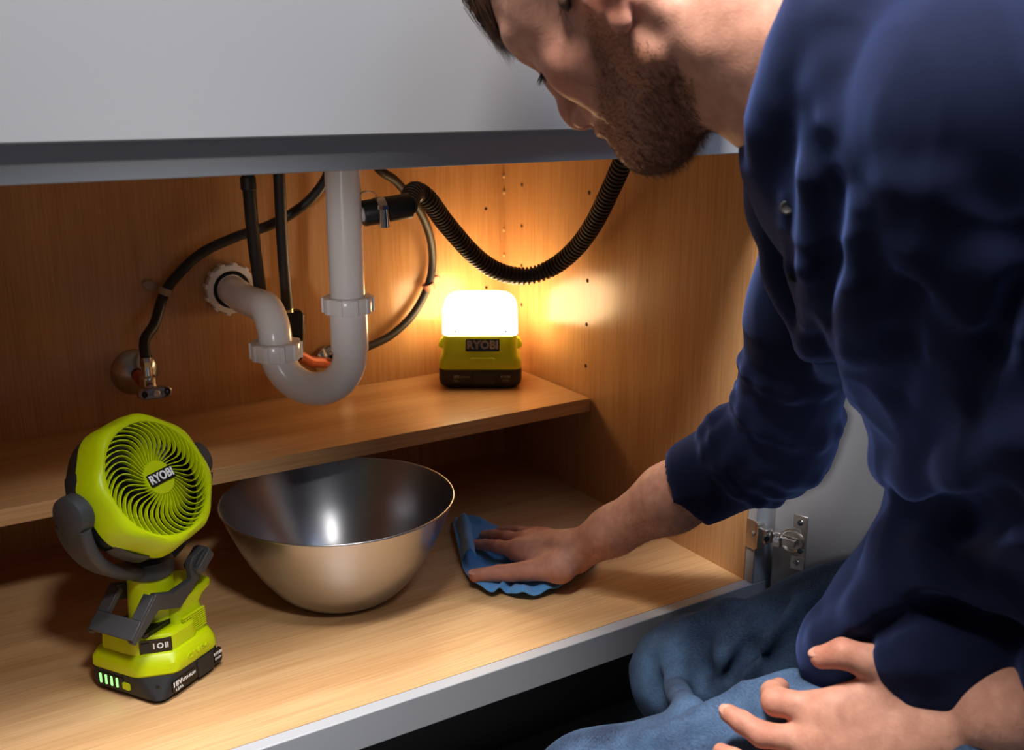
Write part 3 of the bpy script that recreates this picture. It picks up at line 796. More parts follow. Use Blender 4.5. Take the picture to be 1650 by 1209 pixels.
# ------------------------------------------------------------------ smooth solid modelling (distance fields meshed with surface nets)
class Solid:
    def __init__(self):
        self.pr = []; self.disp = None
    def cone(self, a, b, ra, rb, k=0.01, op='u'):
        a = np.array(a, float); b = np.array(b, float)
        c = (a + b) / 2; br = np.linalg.norm(b - a) / 2 + max(ra, rb)
        ab = b - a; L2 = float(ab @ ab) + 1e-12
        def f(P):
            t = np.clip(((P - a) @ ab) / L2, 0, 1)
            q = P - a - t[..., None] * ab
            return np.sqrt((q * q).sum(-1)) - (ra + (rb - ra) * t)
        self.pr.append((f, c, br, k, op)); return self
    def chain(self, pts, rad, k=0.01, op='u'):
        for i in range(len(pts) - 1):
            self.cone(pts[i], pts[i + 1], rad[i], rad[i + 1], k, op)
        return self
    def ell(self, c, r, rot=None, k=0.01, op='u'):
        c = np.array(c, float); r = np.array(r, float)
        A = np.eye(3) if rot is None else np.array(rot, float)     # columns are the ellipsoid's axes
        def f(P):
            q = (P - c) @ A
            k0 = np.sqrt(((q / r) ** 2).sum(-1)) + 1e-9
            k1 = np.sqrt(((q / r ** 2) ** 2).sum(-1)) + 1e-9
            return k0 * (k0 - 1) / k1
        self.pr.append((f, c, float(r.max()) * 1.5 + .03, k, op)); return self
    def value(self, P, cen, hd):
        V = np.full(P.shape[:2], 0.2, np.float64)
        for f, c, br, k, op in self.pr:
            m = np.linalg.norm(cen - c, axis=1) < br + hd + k + 0.07
            if not m.any(): continue
            d = f(P[m]); v = V[m]
            if op == 'u':
                h = np.maximum(k - np.abs(v - d), 0) / k
                V[m] = np.minimum(v, d) - h * h * k * 0.25
            else:
                h = np.maximum(k - np.abs(v + d), 0) / k
                V[m] = np.maximum(v, -d) + h * h * k * 0.25
        if self.disp is not None:
            near = np.abs(V) < 0.03
            V[near] += self.disp(P[near])
        return V
    def hit(self, u, v, d0=0.5, d1=1.7, n=600):
        # depth at which the view line through a pixel first enters the solid
        t = np.linspace(d0, d1, n)
        P = np.array(CAM) + t[:, None] * np.array(ray(u, v))
        v_ = self.value(P[:, None, :], P, 0.0)[:, 0]
        i = int(np.argmax(v_ < 0))
        return float(t[i]) if v_[i] < 0 else None
    def crease(self, uv, r, amt, k=.014, op='u', dflt=0.9):
        # a fold lying on the surface: raised by amt ('u') or pressed in by amt ('s')
        pts = []; last = dflt
        for u, v in uv:
            d = self.hit(u, v)
            if d is None: continue
            pts.append(np.array(at(u, v, d + (r - amt if op == 'u' else -(r - amt)))))
        n = len(pts)
        return pts, [r * (.55 + .45 * math.sin(math.pi * (i + .5) / n)) for i in range(n)], k, op
    def creases(self, items):
        got = [self.crease(*it) for it in items]
        for pts, rad, k, op in got:
            if len(pts) > 1: self.chain(pts, rad, k, op)
        return self
    def mesh(self, h, B=8, pad=0.012):
        lo = np.min([c - br for f, c, br, k, op in self.pr if op == 'u'], 0) - 0.02
        hi = np.max([c + br for f, c, br, k, op in self.pr if op == 'u'], 0) + 0.02
        S = h * B
        n = np.ceil((hi - lo) / S).astype(int)
        I = np.stack(np.meshgrid(*[np.arange(k) for k in n], indexing='ij'), -1).reshape(-1, 3)
        hd = S * 0.87
        keep = []
        for s in range(0, len(I), 20000):
            J = I[s:s + 20000]; cen = lo + (J + 0.5) * S
            v = self.value(cen[:, None, :], cen, 0.0)[:, 0]
            keep.append(J[np.abs(v) < hd * 1.25 + pad])
        I = np.concatenate(keep)
        g = np.arange(B + 1)
        G = np.stack(np.meshgrid(g, g, g, indexing='ij'), -1).reshape(-1, 3)
        N = n * B + 2
        key = lambda c: (c[..., 0] * N[1] + c[..., 1]) * N[2] + c[..., 2]
        cells = []; verts = []; quads = []
        m = B + 1
        E = [((0, 0, 0), (1, 0, 0)), ((0, 1, 0), (1, 1, 0)), ((0, 0, 1), (1, 0, 1)), ((0, 1, 1), (1, 1, 1)),
             ((0, 0, 0), (0, 1, 0)), ((1, 0, 0), (1, 1, 0)), ((0, 0, 1), (0, 1, 1)), ((1, 0, 1), (1, 1, 1)),
             ((0, 0, 0), (0, 0, 1)), ((1, 0, 0), (1, 0, 1)), ((0, 1, 0), (0, 1, 1)), ((1, 1, 0), (1, 1, 1))]
        for s in range(0, len(I), 1500):
            J = I[s:s + 1500]; cen = lo + (J + 0.5) * S
            GI = J[:, None, :] * B + G[None]
            P = lo + GI * h
            V = self.value(P, cen, hd).reshape(-1, m, m, m)
            sg = V < 0
            c8 = np.stack([sg[:, a:a + B, b:b + B, c:c + B] for a in (0, 1) for b in (0, 1) for c in (0, 1)], -1)
            act = c8.any(-1) & ~c8.all(-1)
            w = np.argwhere(act)
            if len(w) == 0: continue
            acc = np.zeros((len(w), 3)); cnt = np.zeros(len(w))
            for e0, e1 in E:
                a = V[w[:, 0], w[:, 1] + e0[0], w[:, 2] + e0[1], w[:, 3] + e0[2]]
                b = V[w[:, 0], w[:, 1] + e1[0], w[:, 2] + e1[1], w[:, 3] + e1[2]]
                x = (a < 0) != (b < 0)
                t = np.where(x, a / np.where(x, a - b, 1), 0)
                p = np.array(e0) + t[:, None] * (np.array(e1) - np.array(e0))
                acc += np.where(x[:, None], p, 0); cnt += x
            gc = J[w[:, 0]] * B + w[:, 1:]
            verts.append(lo + (gc + acc / cnt[:, None]) * h)
            cells.append(key(gc))
            for ax, (d1, d2) in enumerate((((0, 1, 0), (0, 0, 1)), ((0, 0, 1), (1, 0, 0)), ((1, 0, 0), (0, 1, 0)))):
                sl = [slice(0, B)] * 3; sl2 = list(sl); sl2[ax] = slice(1, B + 1)
                a = sg[(slice(None), *sl)]; b = sg[(slice(None), *sl2)]
                x = np.argwhere(a != b)
                if len(x) == 0: continue
                c = J[x[:, 0]] * B + x[:, 1:]
                d1 = np.array(d1); d2 = np.array(d2)
                q = np.stack([key(c), key(c - d1), key(c - d1 - d2), key(c - d2)], 1)
                fl = a[tuple(x.T)]
                q = np.where(fl[:, None], q[:, ::-1], q)
                quads.append(q)
        K = np.concatenate(cells); Vt = np.concatenate(verts); Q = np.concatenate(quads)
        o = np.argsort(K); K = K[o]; Vt = Vt[o]
        ix = np.searchsorted(K, Q); ix = np.clip(ix, 0, len(K) - 1)
        ok = (K[ix] == Q).all(1)
        return Vt, ix[ok]

def np_object(name, V, F, material, parent=None, col=None):
    me = bpy.data.meshes.new(name)
    me.vertices.add(len(V)); me.vertices.foreach_set('co', V.astype(np.float32).ravel())
    k = F.shape[1]
    me.loops.add(F.size); me.loops.foreach_set('vertex_index', F.astype(np.int32).ravel())
    me.polygons.add(len(F)); me.polygons.foreach_set('loop_start', np.arange(0, F.size, k, dtype=np.int32))
    try: me.polygons.foreach_set('loop_total', np.full(len(F), k, np.int32))
    except Exception: pass
    me.polygons.foreach_set('use_smooth', np.ones(len(F), bool))
    me.update(calc_edges=True); me.validate()
    if col is not None:
        at_ = me.color_attributes.new('tint', 'FLOAT_COLOR', 'POINT')
        at_.data.foreach_set('color', np.concatenate([col, np.ones((len(col), 1))], 1).astype(np.float32).ravel())
    me.materials.append(material)
    o = bpy.data.objects.new(name, me); COL.objects.link(o)
    if parent: o.parent = parent
    return o

def vnormals(V, F):
    n = np.cross(V[F[:, 2]] - V[F[:, 0]], V[F[:, 3]] - V[F[:, 1]])
    N = np.zeros_like(V)
    for j in range(4): np.add.at(N, F[:, j], n)
    return N / (np.linalg.norm(N, axis=1, keepdims=True) + 1e-12)

_rng = np.random.default_rng(7)
_W = _rng.normal(size=(24, 3)); _W /= np.linalg.norm(_W, axis=1, keepdims=True); _PH = _rng.uniform(0, 6.28, 24)
def wave(P, freq, n=8, seed=0, stretch=(1, 1, 1)):
    """smooth pseudo-random field in -1..1"""
    Q = P * np.array(stretch)
    s = 0
    for i in range(n):
        j = (i + seed * 5) % 24
        s = s + np.sin((Q @ _W[j]) * freq * (0.6 + 0.11 * i) + _PH[j] + 1.3 * np.sin((Q @ _W[(j + 7) % 24]) * freq * 0.5 + _PH[(j + 3) % 24]))
    return s / (n * 0.6)

def attr_skin(name, rough=0.55):
    m = mat(name, srgb(205, 150, 122), rough, sss=0.12, bump=0.25, bscale=420, spec=0.3)
    nt = m.node_tree
    a = nt.nodes.new('ShaderNodeAttribute'); a.attribute_name = 'tint'
    tc = nt.nodes.new('ShaderNodeTexCoord')
    n = nt.nodes.new('ShaderNodeTexNoise'); n.inputs['Scale'].default_value = 90; n.inputs['Detail'].default_value = 5
    nt.links.new(tc.outputs['Object'], n.inputs['Vector'])
    r = nt.nodes.new('ShaderNodeValToRGB')
    r.color_ramp.elements[0].position = .3; r.color_ramp.elements[0].color = (.86, .78, .75, 1)
    r.color_ramp.elements[1].position = .7; r.color_ramp.elements[1].color = (1.08, 1.05, 1.03, 1)
    nt.links.new(n.outputs['Fac'], r.inputs['Fac'])
    x = nt.nodes.new('ShaderNodeMix'); x.data_type = 'RGBA'; x.blend_type = 'MULTIPLY'; x.inputs['Factor'].default_value = 1
    nt.links.new(a.outputs['Color'], x.inputs['A']); nt.links.new(r.outputs['Color'], x.inputs['B'])
    nt.links.new(x.outputs['Result'], nt.nodes['Principled BSDF'].inputs['Base Color'])
    return m

# ------------------------------------------------------------------ the kneeling man
HO = np.array([-0.37215721, -0.20102657, 0.69742855])
HF = np.array([-.227, .607, -.762]); HUp = np.array([-.402, .654, .641]); HL = np.array([-.887, -.451, -.096])
HM = np.stack([HF, HUp, HL], 1)
def hd(f, u, l): return HO + HM @ np.array([f, u, l])
def A(u, v, d): return np.array(at(u, v, d))
def Zp(u, v, z): return np.array(onp(u, v, 2, z))

man = thing('person', 'bearded person in a navy henley and blue jeans kneeling and wiping the cabinet floor', 'person', (-0.10, -0.40, FZ))
MANL = Vector((-0.10, -0.40, FZ))

NB0 = hd(-.040, -.155, 0)                       # base of the neck
RS = A(1350, 265, 1.00); LS = A(1560, 190, 0.68)
RE = A(1256, 704, 1.17); RWr = Zp(930, 888, .046)
LE = A(1860, 1060, .74); LW = A(1540, 1168, .835)
CH = A(1505, 340, .82); BL = A(1640, 690, .87)
HIPL = np.array((-.15, -.50, .10)); HIPR = np.array((.03, -.40, .145))
KNR = A(1112, 1092, 1.20); KNL = A(965, 1300, 1.00)

S = Solid()
# --- skull and face
S.ell(hd(-.012, .060, 0), (.100, .088, .077), HM)
S.ell(hd(.036, -.002, 0), (.058, .080, .064), HM, .02)
S.ell(hd(.050, .045, 0), (.045, .050, .060), HM, .02)
for s in (-1, 1):
    S.cone(hd(.087, .046, s * .012), hd(.074, .050, s * .043), .0095, .0105, .014)
    S.ell(hd(.056, -.006, s * .044), (.024, .022, .020), HM, .022)
    S.cone(hd(.006, -.056, s * .050), hd(.070, -.086, s * .014), .016, .020, .024)
    S.cone(hd(.006, -.056, s * .052), hd(.002, .0, s * .064), .016, .012, .02)
    S.ell(hd(.050, -.045, s * .034), (.024, .030, .016), HM, .02)
S.ell(hd(.080, -.044, 0), (.021, .030, .024), HM, .016)
S.ell(hd(.082, -.082, 0), (.020, .020, .024), HM, .016)
S.ell(hd(.050, -.080, 0), (.045, .028, .040), HM, .025)
for s in (-1, 1):                                # eye hollows and lids
    S.ell(hd(.094, .020, s * .030), (.012, .012, .016), HM, .012, 's')
    S.ell(hd(.0745, .0215, s * .031), (.0125, .0125, .0140), HM, .003)
S.chain([hd(.0905, .034, 0), hd(.0975, .016, 0), hd(.1060, -.010, 0), hd(.1075, -.0195, 0)], [.0085, .0075, .0090, .0105], .010)
for s in (-1, 1):
    S.ell(hd(.0990, -.0260, s * .0115), (.0098, .0080, .0070), HM, .006)
S.cone(hd(.1065, -.0265, 0), hd(.0950, -.0335, 0), .0055, .0060, .006)
for s in (-1, 1):
    S.ell(hd(.1020, -.0335, s * .0078), (.0052, .0048, .0034), HM, .002, 's')
    S.cone(hd(.1005, -.0440, s * .002), hd(.0870, -.0515, s * .021), .0062, .0045, .005)
    S.cone(hd(.0975, -.0590, s * .002), hd(.0855, -.0550, s * .020), .0068, .0047, .005)
    S.cone(hd(.1085, -.0512, s * .0), hd(.0915, -.0533, s * .0225), .0015, .0013, .002, 's')
# --- ear
for s in (-1, 1):
    E3 = HM @ np.array(((math.cos(.12), 0, math.sin(.35)), (0, 1, 0), (-math.sin(.35), 0, math.cos(.12)))).T
    S.ell(hd(-.012, .004, s * .077), (.016, .030, .0055), HM, .006)
    ring = [hd(-.004 + .0, -.030, s * .078), hd(-.020, -.014, s * .083), hd(-.029, .008, s * .087), hd(-.027, .028, s * .087), hd(-.012, .037, s * .083), hd(.0, .028, s * .078)]
    S.chain(ring, [.0052, .0042, .0040, .0040, .0040, .0036], .004)
    S.ell(hd(-.0035, -.0265, s * .0785), (.0085, .0105, .0058), HM, .004)
    S.ell(hd(-.012, .004, s * .086), (.0085, .0140, .0065), HM, .004, 's')
    S.cone(hd(.002, .002, s * .077), hd(.002, -.010, s * .077), .005, .004, .005)
# --- neck and trunk core
S.chain([hd(-.032, -.010, 0), hd(-.041, -.080, 0), NB0 - HF * .016], [.054, .050, .052], .03)
S.cone(hd(-.004, -.095, 0), hd(-.044, -.165, 0), .027, .030, .03)
S.ell(hd(.008, -.122, 0), (.010, .012, .010), HM, .014)
for s in (-1, 1):
    S.chain([hd(-.024, -.030, s * .058), hd(-.022, -.085, s * .046), hd(-.010, -.160, s * .020)], [.014, .0145, .013], .012)
    S.cone(hd(-.055, -.095, s * .025), (LS if s > 0 else RS) + np.array((0, 0, .02)), .035, .035, .04)
S.cone(NB0, CH, .06, .10, .05)
S.chain([CH, BL, (HIPL + HIPR) / 2], [.095, .090, .10], .05)
S.cone(CH, RS, .07, .050, .04); S.cone(CH, LS, .07, .050, .04)
S.cone((HIPL + HIPR) / 2, HIPL, .08, .075, .03).cone((HIPL + HIPR) / 2, HIPR, .08, .075, .03)
FTL = np.array((-.10, -.62, FZ + .05)); FTR = np.array((.10, -.36, FZ + .05))
# --- right arm
S.chain([RS, RE], [.046, .040], .02)
mid = RE * .62 + RWr * .38
S.chain([RE, RE * .80 + RWr * .20, RE * .5 + RWr * .5, RE * .2 + RWr * .8, RWr], [.040, .0455, .0395, .0285, .0255], .02)
# --- right hand, pressed on the cloth
rI = [Zp(836, 887, .034), Zp(803, 881, .031), Zp(782, 878, .022), Zp(764, 878, .0165)]
rM = [Zp(851, 873, .037), Zp(818, 866, .034), Zp(796, 863, .023), Zp(780, 863, .0165)]
rR = [Zp(868, 868, .036), Zp(840, 858, .032), Zp(820, 856, .022), Zp(806, 856, .0165)]
rL = [Zp(884, 868, .031), Zp(862, 858, .027), Zp(848, 856, .020), Zp(836, 856, .0155)]
rT = [Zp(902, 915, .034), Zp(848, 921, .026), Zp(806, 924, .0215), Zp(766, 928, .0180)]
def finger(ch, r):
    for i in range(len(ch) - 1):
        S.cone(ch[i], ch[i + 1], r[i], r[i + 1], .0035)
finger(rI, [.0100, .0090, .0078, .0070]); finger(rM, [.0100, .0090, .0080, .0071]); finger(rR, [.0096, .0086, .0076, .0068]); finger(rL, [.0088, .0078, .0068, .0060])
finger(rT, [.0170, .0128, .0108, .0088])
for c, r0, r1 in ((rI[0], .0165, .0125), (rM[0], .0170, .0125), (rR[0], .0165, .0120), (rL[0], .0155, .0110)):
    S.cone(RWr * .86 + c * .14 + np.array((0, 0, -.002)), c, r0 + .004, r1, .016)
S.cone(RWr * .7 + rT[0] * .3, rT[0], .020, .0175, .014)
S.cone(rT[0], rI[0] * .7 + rT[0] * .3, .013, .009, .012)
S.ell((rI[0] + rM[0] + rR[0] + RWr) / 4 + np.array((0, 0, -.008)), (.034, .034, .012), None, .015)
# --- left arm and hand on the thigh
S.chain([LS, LE], [.05, .046], .02)
S.chain([LE, LE * .7 + LW * .3, LE * .3 + LW * .7, LW], [.043, .046, .036, .0280], .02)
lI = [A(1338, 1147, .862), A(1250, 1131, .872), A(1246, 1117, .892), A(1256, 1108, .910)]
lM = [A(1318, 1195, .858), A(1228, 1184, .866), A(1196, 1164, .874), A(1174, 1150, .882)]
lR = [A(1318, 1238, .856), A(1220, 1240, .862), A(1184, 1222, .868), A(1162, 1212, .876)]
lL = [A(1335, 1275, .856), A(1255, 1292, .860), A(1220, 1284, .864), A(1196, 1276, .872)]
lT = [A(1466, 1108, .848), A(1402, 1066, .850), A(1358, 1053, .853), A(1324, 1059, .862)]
finger(lI, [.0120, .0118, .0104, .0086]); finger(lM, [.0112, .0104, .0092, .0080]); finger(lR, [.0100, .0090, .0080, .0072]); finger(lL, [.009, .008, .007, .0065])
finger(lT, [.0180, .0138, .0122, .0095])
for c, r1 in ((lI[0], .0135), (lM[0], .0135), (lR[0], .013), (lL[0], .012)):
    S.cone(LW * .88 + c * .12, c, .0215, r1, .018)
S.cone(LW, lT[0], .022, .0175, .016); S.cone(lT[0], lI[0] * .8 + lT[0] * .2, .0135, .0095, .014)
S.ell((lI[0] + lM[0] + lR[0] + LW) / 4, (.040, .040, .014), np.stack([np.array(C_RIGHT), np.array(C_DOWN), np.array(C_FWD)], 1), .018)
def skin_disp(P):
    return 0.00035 * wave(P, 260, 6, 1)
S.disp = skin_disp
V, F = S.mesh(0.0020)
# --- colours that belong to the skin itself
Q = (V - HO) @ HM
base = np.array(srgb(200, 148, 126)[:3]); red = np.array(srgb(192, 112, 90)[:3]); stub = np.array(srgb(150, 98, 70)[:3]); lipc = np.array(srgb(186, 105, 92)[:3])
col = np.tile(base, (len(V), 1))
def blend(c, wgt):
    global col
    wgt = np.clip(wgt, 0, 1)[:, None]
    col = col * (1 - wgt) + c * wgt
sphere = lambda c, r: np.exp(-((V - c) ** 2).sum(1) / r ** 2)
for c in (rI[0], rM[0], rR[0], rI[1], rM[1], rT[1], rT[2], rT[3], rI[3], lI[0], lM[0], lI[1], lI[3], lM[3], lT[2], lT[3], lM[1], lR[3]):
    blend(red, .55 * sphere(c, .016))
blend(red, .5 * sphere(hd(.11, -.02, 0), .02)); blend(red, .55 * sphere(hd(.065, -.010, .05), .028)); blend(red, .8 * sphere(hd(-.012, 0, .085), .03))
cheek = np.interp(Q[:, 0], [-.02, .0, .03, .055, .075, .088, .12], [.03, .02, -.008, -.030, -.041, -.036, -.036])
inbeard = (Q[:, 0] > -.012) & (Q[:, 0] < .13) & (np.abs(Q[:, 2]) < .085) & (Q[:, 1] > -.135)
edge = np.clip((cheek - Q[:, 1]) / .012, 0, 1) * np.clip((Q[:, 0] - np.interp(Q[:, 1], [-.13, -.112, -.095, -.06, -.02, .02], [.045, .034, .004, -.004, .008, .012])) / .012 + .5, 0, 1)
BW = np.where(inbeard, edge, 0) * np.clip((np.linalg.norm((Q - np.array((.099, -.0515, 0))) / np.array((.012, .009, .020)), axis=1) - .6) / .5, 0, 1)
BW *= np.clip((np.linalg.norm((Q - np.array((.103, -.022, 0))) / np.array((.02, .0155, .02)), axis=1) - .9) / .25, 0, 1)
blend(stub, .62 * BW)
blend(lipc, .8 * np.exp(-(((Q - np.array((.097, -.051, 0))) / np.array((.008, .0085, .017))) ** 2).sum(1)))
M_skin = attr_skin('skin')
body = np_object('body', V - np.array(MANL), F, M_skin, man, col)
NV = vnormals(V, F)

M_nail = mat('fingernail', srgb(206, 150, 130), 0.28)
def nail(tip, prev, up, w):
    ax = (tip - prev); ax /= np.linalg.norm(ax); up = np.array(up, float); up -= ax * (up @ ax); up /= np.linalg.norm(up); sd = np.cross(ax, up)
    N_ = Solid(); N_.ell(tip + up * w * .70 + ax * .001 - np.array(MANL), (w * .95, w * .72, w * .26), np.stack([ax, sd, up], 1))
    v_, f_ = N_.mesh(.0009); np_object('fingernail', v_, f_, M_nail, man)
nail(rT[3], rT[2], (0, -.25, 1), .0085); nail(rI[3], rI[2], (0, 0, 1), .0065)
cz = -np.array(C_FWD)
nail(lM[3], lM[2], cz + np.array((0, 0, .5)), .0076); nail(lT[3], lT[2], cz * .3 + np.array((0, 0, 1)), .009)

# --- hair: strands as thin tapering strips
def strands(name, roots, dirs, lens, rad, material, droop, segs=3, seed=1, tag_kind='stuff', curl=0.0):
    rg = np.random.default_rng(seed)
    n = len(roots); vs = []; fs = []
    R_ = np.array(roots); D_ = np.array(dirs)
    side = np.cross(D_, rg.normal(size=D_.shape)); side /= np.linalg.norm(side, axis=1, keepdims=True) + 1e-9
    s2 = np.cross(D_, side)
    P = R_.copy(); step = (np.array(lens) / segs)[:, None]; d = D_.copy()
    rows = []
    for i in range(segs + 1):
        t = i / segs
        r = (np.array(rad) * (1 - t * .92))[:, None]
        rows.append(np.stack([P + side * r, P - side * r * .5 + s2 * r * .87, P - side * r * .5 - s2 * r * .87], 1))
        d = d + droop / segs + curl * rg.normal(size=d.shape)
        d /= np.linalg.norm(d, axis=1, keepdims=True)
        P = P + d * step
    Vv = np.stack(rows, 1)                       # n, segs+1, 3, 3
    idx = np.arange(n * (segs + 1) * 3).reshape(n, segs + 1, 3)
    for i in range(segs):
        for j in range(3):
            k = (j + 1) % 3
            fs.append(np.stack([idx[:, i, j], idx[:, i, k], idx[:, i + 1, k], idx[:, i + 1, j]], 1))
    o = np_object(name, Vv.reshape(-1, 3) - np.array(MANL), np.concatenate(fs), material, man)
    if tag_kind: o['kind'] = tag_kind
    return o
M_beard = mat('reddish_beard_hair', srgb(112, 68, 42), 0.5, var=.35, vscale=300)
M_hair = mat('brown_hair', srgb(74, 50, 36), 0.42, var=.3, vscale=200)
M_armhair = mat('arm_hair', srgb(120, 74, 48), 0.5)
rg = np.random.default_rng(3)
pB = BW * (.55 + .45 * np.clip((-.03 - Q[:, 1]) / .05, 0, 1)); pB = pB / pB.sum()
ix = rg.choice(len(V), 9000, p=pB)
grow = -HUp * .9 + HF * .15
dr = NV[ix] * .55 + grow * .8 + rg.normal(size=(9000, 3)) * .22
dr /= np.linalg.norm(dr, axis=1, keepdims=True)
ln = (.0045 + .0065 * np.clip((-.02 - Q[ix, 1]) / .08, 0, 1)) * rg.uniform(.6, 1.2, 9000)
strands('beard', V[ix] - NV[ix] * .0005, dr, ln, np.full(9000, .00016), M_beard, np.array((0, 0, -.15)), 2, 4)
# forearm hair
for a_, b_, r_, cnt, sd in ((RWr, RE, .05, 1500, 5), (LW, LE, .05, 500, 6)):
    ab = b_ - a_; t = ((V - a_) @ ab) / (ab @ ab)
    dist = np.linalg.norm(V - a_ - t[:, None] * ab, axis=1)
    wgt = ((t > -.02) & (t < .62) & (dist < .06)).astype(float) * np.clip(NV[:, 2] + .55, 0.05, 1)
    ix = rg.choice(len(V), cnt, p=wgt / wgt.sum())
    d = NV[ix] * .35 - ab / np.linalg.norm(ab) * .8 + np.array((0, 0, -.35)) + rg.normal(size=(cnt, 3)) * .3
    d /= np.linalg.norm(d, axis=1, keepdims=True)
    strands('arm_hair', V[ix] - NV[ix] * .0004, d, rg.uniform(.006, .013, cnt), np.full(cnt, .00009), M_armhair, np.array((0, 0, -.2)), 2, sd)
# scalp hair: cap plus strands, fringe hanging over the brow
capS = Solid()
capS.ell(hd(-.022, .066, 0), (.101, .088, .081), HM)
capS.cone(hd(.020, .018, .070), hd(.022, -.002, .0685), .010, .0045, .01).cone(hd(.020, .018, -.070), hd(.022, -.002, -.0685), .010, .0045, .01)
capS.ell(hd(.075, -.02, 0), (.075, .080, .12), HM, .02, 's')
capS.ell(hd(-.012, .0, .085), (.026, .034, .03), HM, .01, 's').ell(hd(-.012, .0, -.085), (.026, .034, .03), HM, .01, 's')
capS.ell(hd(-.03, -.12, 0), (.14, .105, .14), HM, .02, 's')
capS.disp = lambda P: .0012 * wave(P, 300, 6, 2) 
Vc, Fc = capS.mesh(0.003)
hair = np_object('hair', Vc - np.array(MANL), Fc, M_hair, man)
Nc = vnormals(Vc, Fc); Qc = (Vc - HO) @ HM
wg = (Qc[:, 1] > -.06).astype(float); ix = rg.choice(len(Vc), 3500, p=wg / wg.sum())
d = Nc[ix] * .25 + HF * .5 - HUp * .25 + rg.normal(size=(3500, 3)) * .15; d /= np.linalg.norm(d, axis=1, keepdims=True)
strands('hair_strand', Vc[ix], d, rg.uniform(.015, .035, 3500), np.full(3500, .00018), M_hair, np.array((0, 0, -.35)), 4, 8)
nf = 900
ro = np.array([hd(.076 + rg.normal() * .004, .103 + rg.normal() * .006, .022 + rg.uniform(-.02, .028)) for _ in range(nf)])
tips = np.array([hd(.100 + rg.normal() * .003, .046 + abs(rg.normal()) * .012, .030 + rg.uniform(-.010, .010)) for _ in range(nf)])
d = tips - ro; L_ = np.linalg.norm(d, axis=1); d /= L_[:, None]
bow = HF * .16
d2 = d + bow; d2 /= np.linalg.norm(d2, axis=1, keepdims=True)
strands('fringe_strand', ro, d2, L_ * rg.uniform(.6, 1.08, nf), np.full(nf, .00030), M_hair, -bow * 2, 5, 9, curl=.015)
# brow and lashes
nb = 220
ro = np.array([hd(*( (np.array((.0965, .046, .012)) * (1 - t) + np.array((.083, .0535, .046)) * t) + rg.normal(size=3) * np.array((.001, .0022, .001)))) for t in rg.uniform(0, 1, nb)])
d = np.tile(HL * .8 + HUp * .3 + HF * .25, (nb, 1)) + rg.normal(size=(nb, 3)) * .15
d /= np.linalg.norm(d, axis=1, keepdims=True)
strands('eyebrow', ro, d, rg.uniform(.005, .009, nb), np.full(nb, .0002), M_hair, np.array((0, 0, -.1)), 2, 11)
M_lash = mat('dark_lash', srgb(24, 16, 14), 0.5)
nl = 90
tt = rg.uniform(0, 1, nl)
ro = np.array([hd(.0745 + .0128 * math.cos((t - .5) * 1.9), .0165, .031 + .0135 * math.sin((t - .5) * 1.9)) for t in tt])
d = np.array([HF * .9 - HUp * .55 + HL * (t - .5) * .9 for t in tt]) + rg.normal(size=(nl, 3)) * .08
d /= np.linalg.norm(d, axis=1, keepdims=True)
strands('eyelash', ro, d, rg.uniform(.008, .011, nl), np.full(nl, .00028), M_lash, HUp * .3, 3, 12)

# --- henley shirt
M_shirt = mat('navy_jersey', srgb(12, 16, 37), 0.9, sheen=0.3, spec=0.15, bump=0.25, bscale=1500, var=.10, vscale=60)
M_shirt.node_tree.nodes['Principled BSDF'].inputs['Sheen Tint'].default_value = (.25, .38, 1.0, 1)
T = Solid()
# body axes of the trunk: forward, left, up
tf = np.array((-.62, .72, -.30)); tf /= np.linalg.norm(tf)
tu = NB0 - BL; tu -= tf * (tu @ tf); tu /= np.linalg.norm(tu)
tl = np.cross(tu, tf)
TM = np.stack([tf, tl, tu], 1)
T.ell(CH, (.100, .155, .185), TM, .03)
T.ell(CH * .5 + BL * .5, (.098, .145, .17), TM, .05)
T.ell(BL, (.100, .140, .120), TM, .05)
T.cone(NB0 - tu * .02 - tf * .03, NB0 - tu * .06 - tf * .02, .052, .070, .03)
T.cone(NB0 - tu * .05 - tf * .02, LS, .060, .064, .05); T.cone(NB0 - tu * .05 - tf * .02, RS, .056, .056, .05)
T.cone(CH + tl * .06 + tu * .03, LS, .095, .070, .05)
T.cone(CH - tl * .06 + tu * .03, RS, .080, .058, .05)
# collar band round the neck
def onneck(uv, off, r, k):
    pts = []
    for u, v in uv:
        d = S.hit(u, v)
        pts.append(A(u, v, (d if d and d < .95 else .83) + off))
    T.chain(pts, [r] * len(pts), k)
onneck([(1234, 222), (1242, 194), (1256, 152), (1276, 100), (1298, 40), (1316, -20), (1336, -80)], .003, .0100, .012)
onneck([(1262, 262), (1276, 200), (1294, 140), (1316, 80), (1336, 10), (1360, -70)], .016, .020, .02)
onneck([(1310, 230), (1328, 150), (1352, 80), (1380, -10)], .030, .034, .03)
T.chain([A(1232, 240, .86), A(1262, 330, .895), A(1285, 440, .905), A(1312, 545, .905)], [.014, .020, .022, .018], .03)
# lower drape over the lap
T.chain([BL - tu * .05, A(1610, 930, .88), A(1490, 1010, .90)], [.088, .094, .078], .04)
T.cone(A(1490, 1010, .90), A(1368, 1052, .925), .078, .046, .03)
T.cone(A(1700, 960, .88), A(1560, 1060, .87), .09, .07, .04)
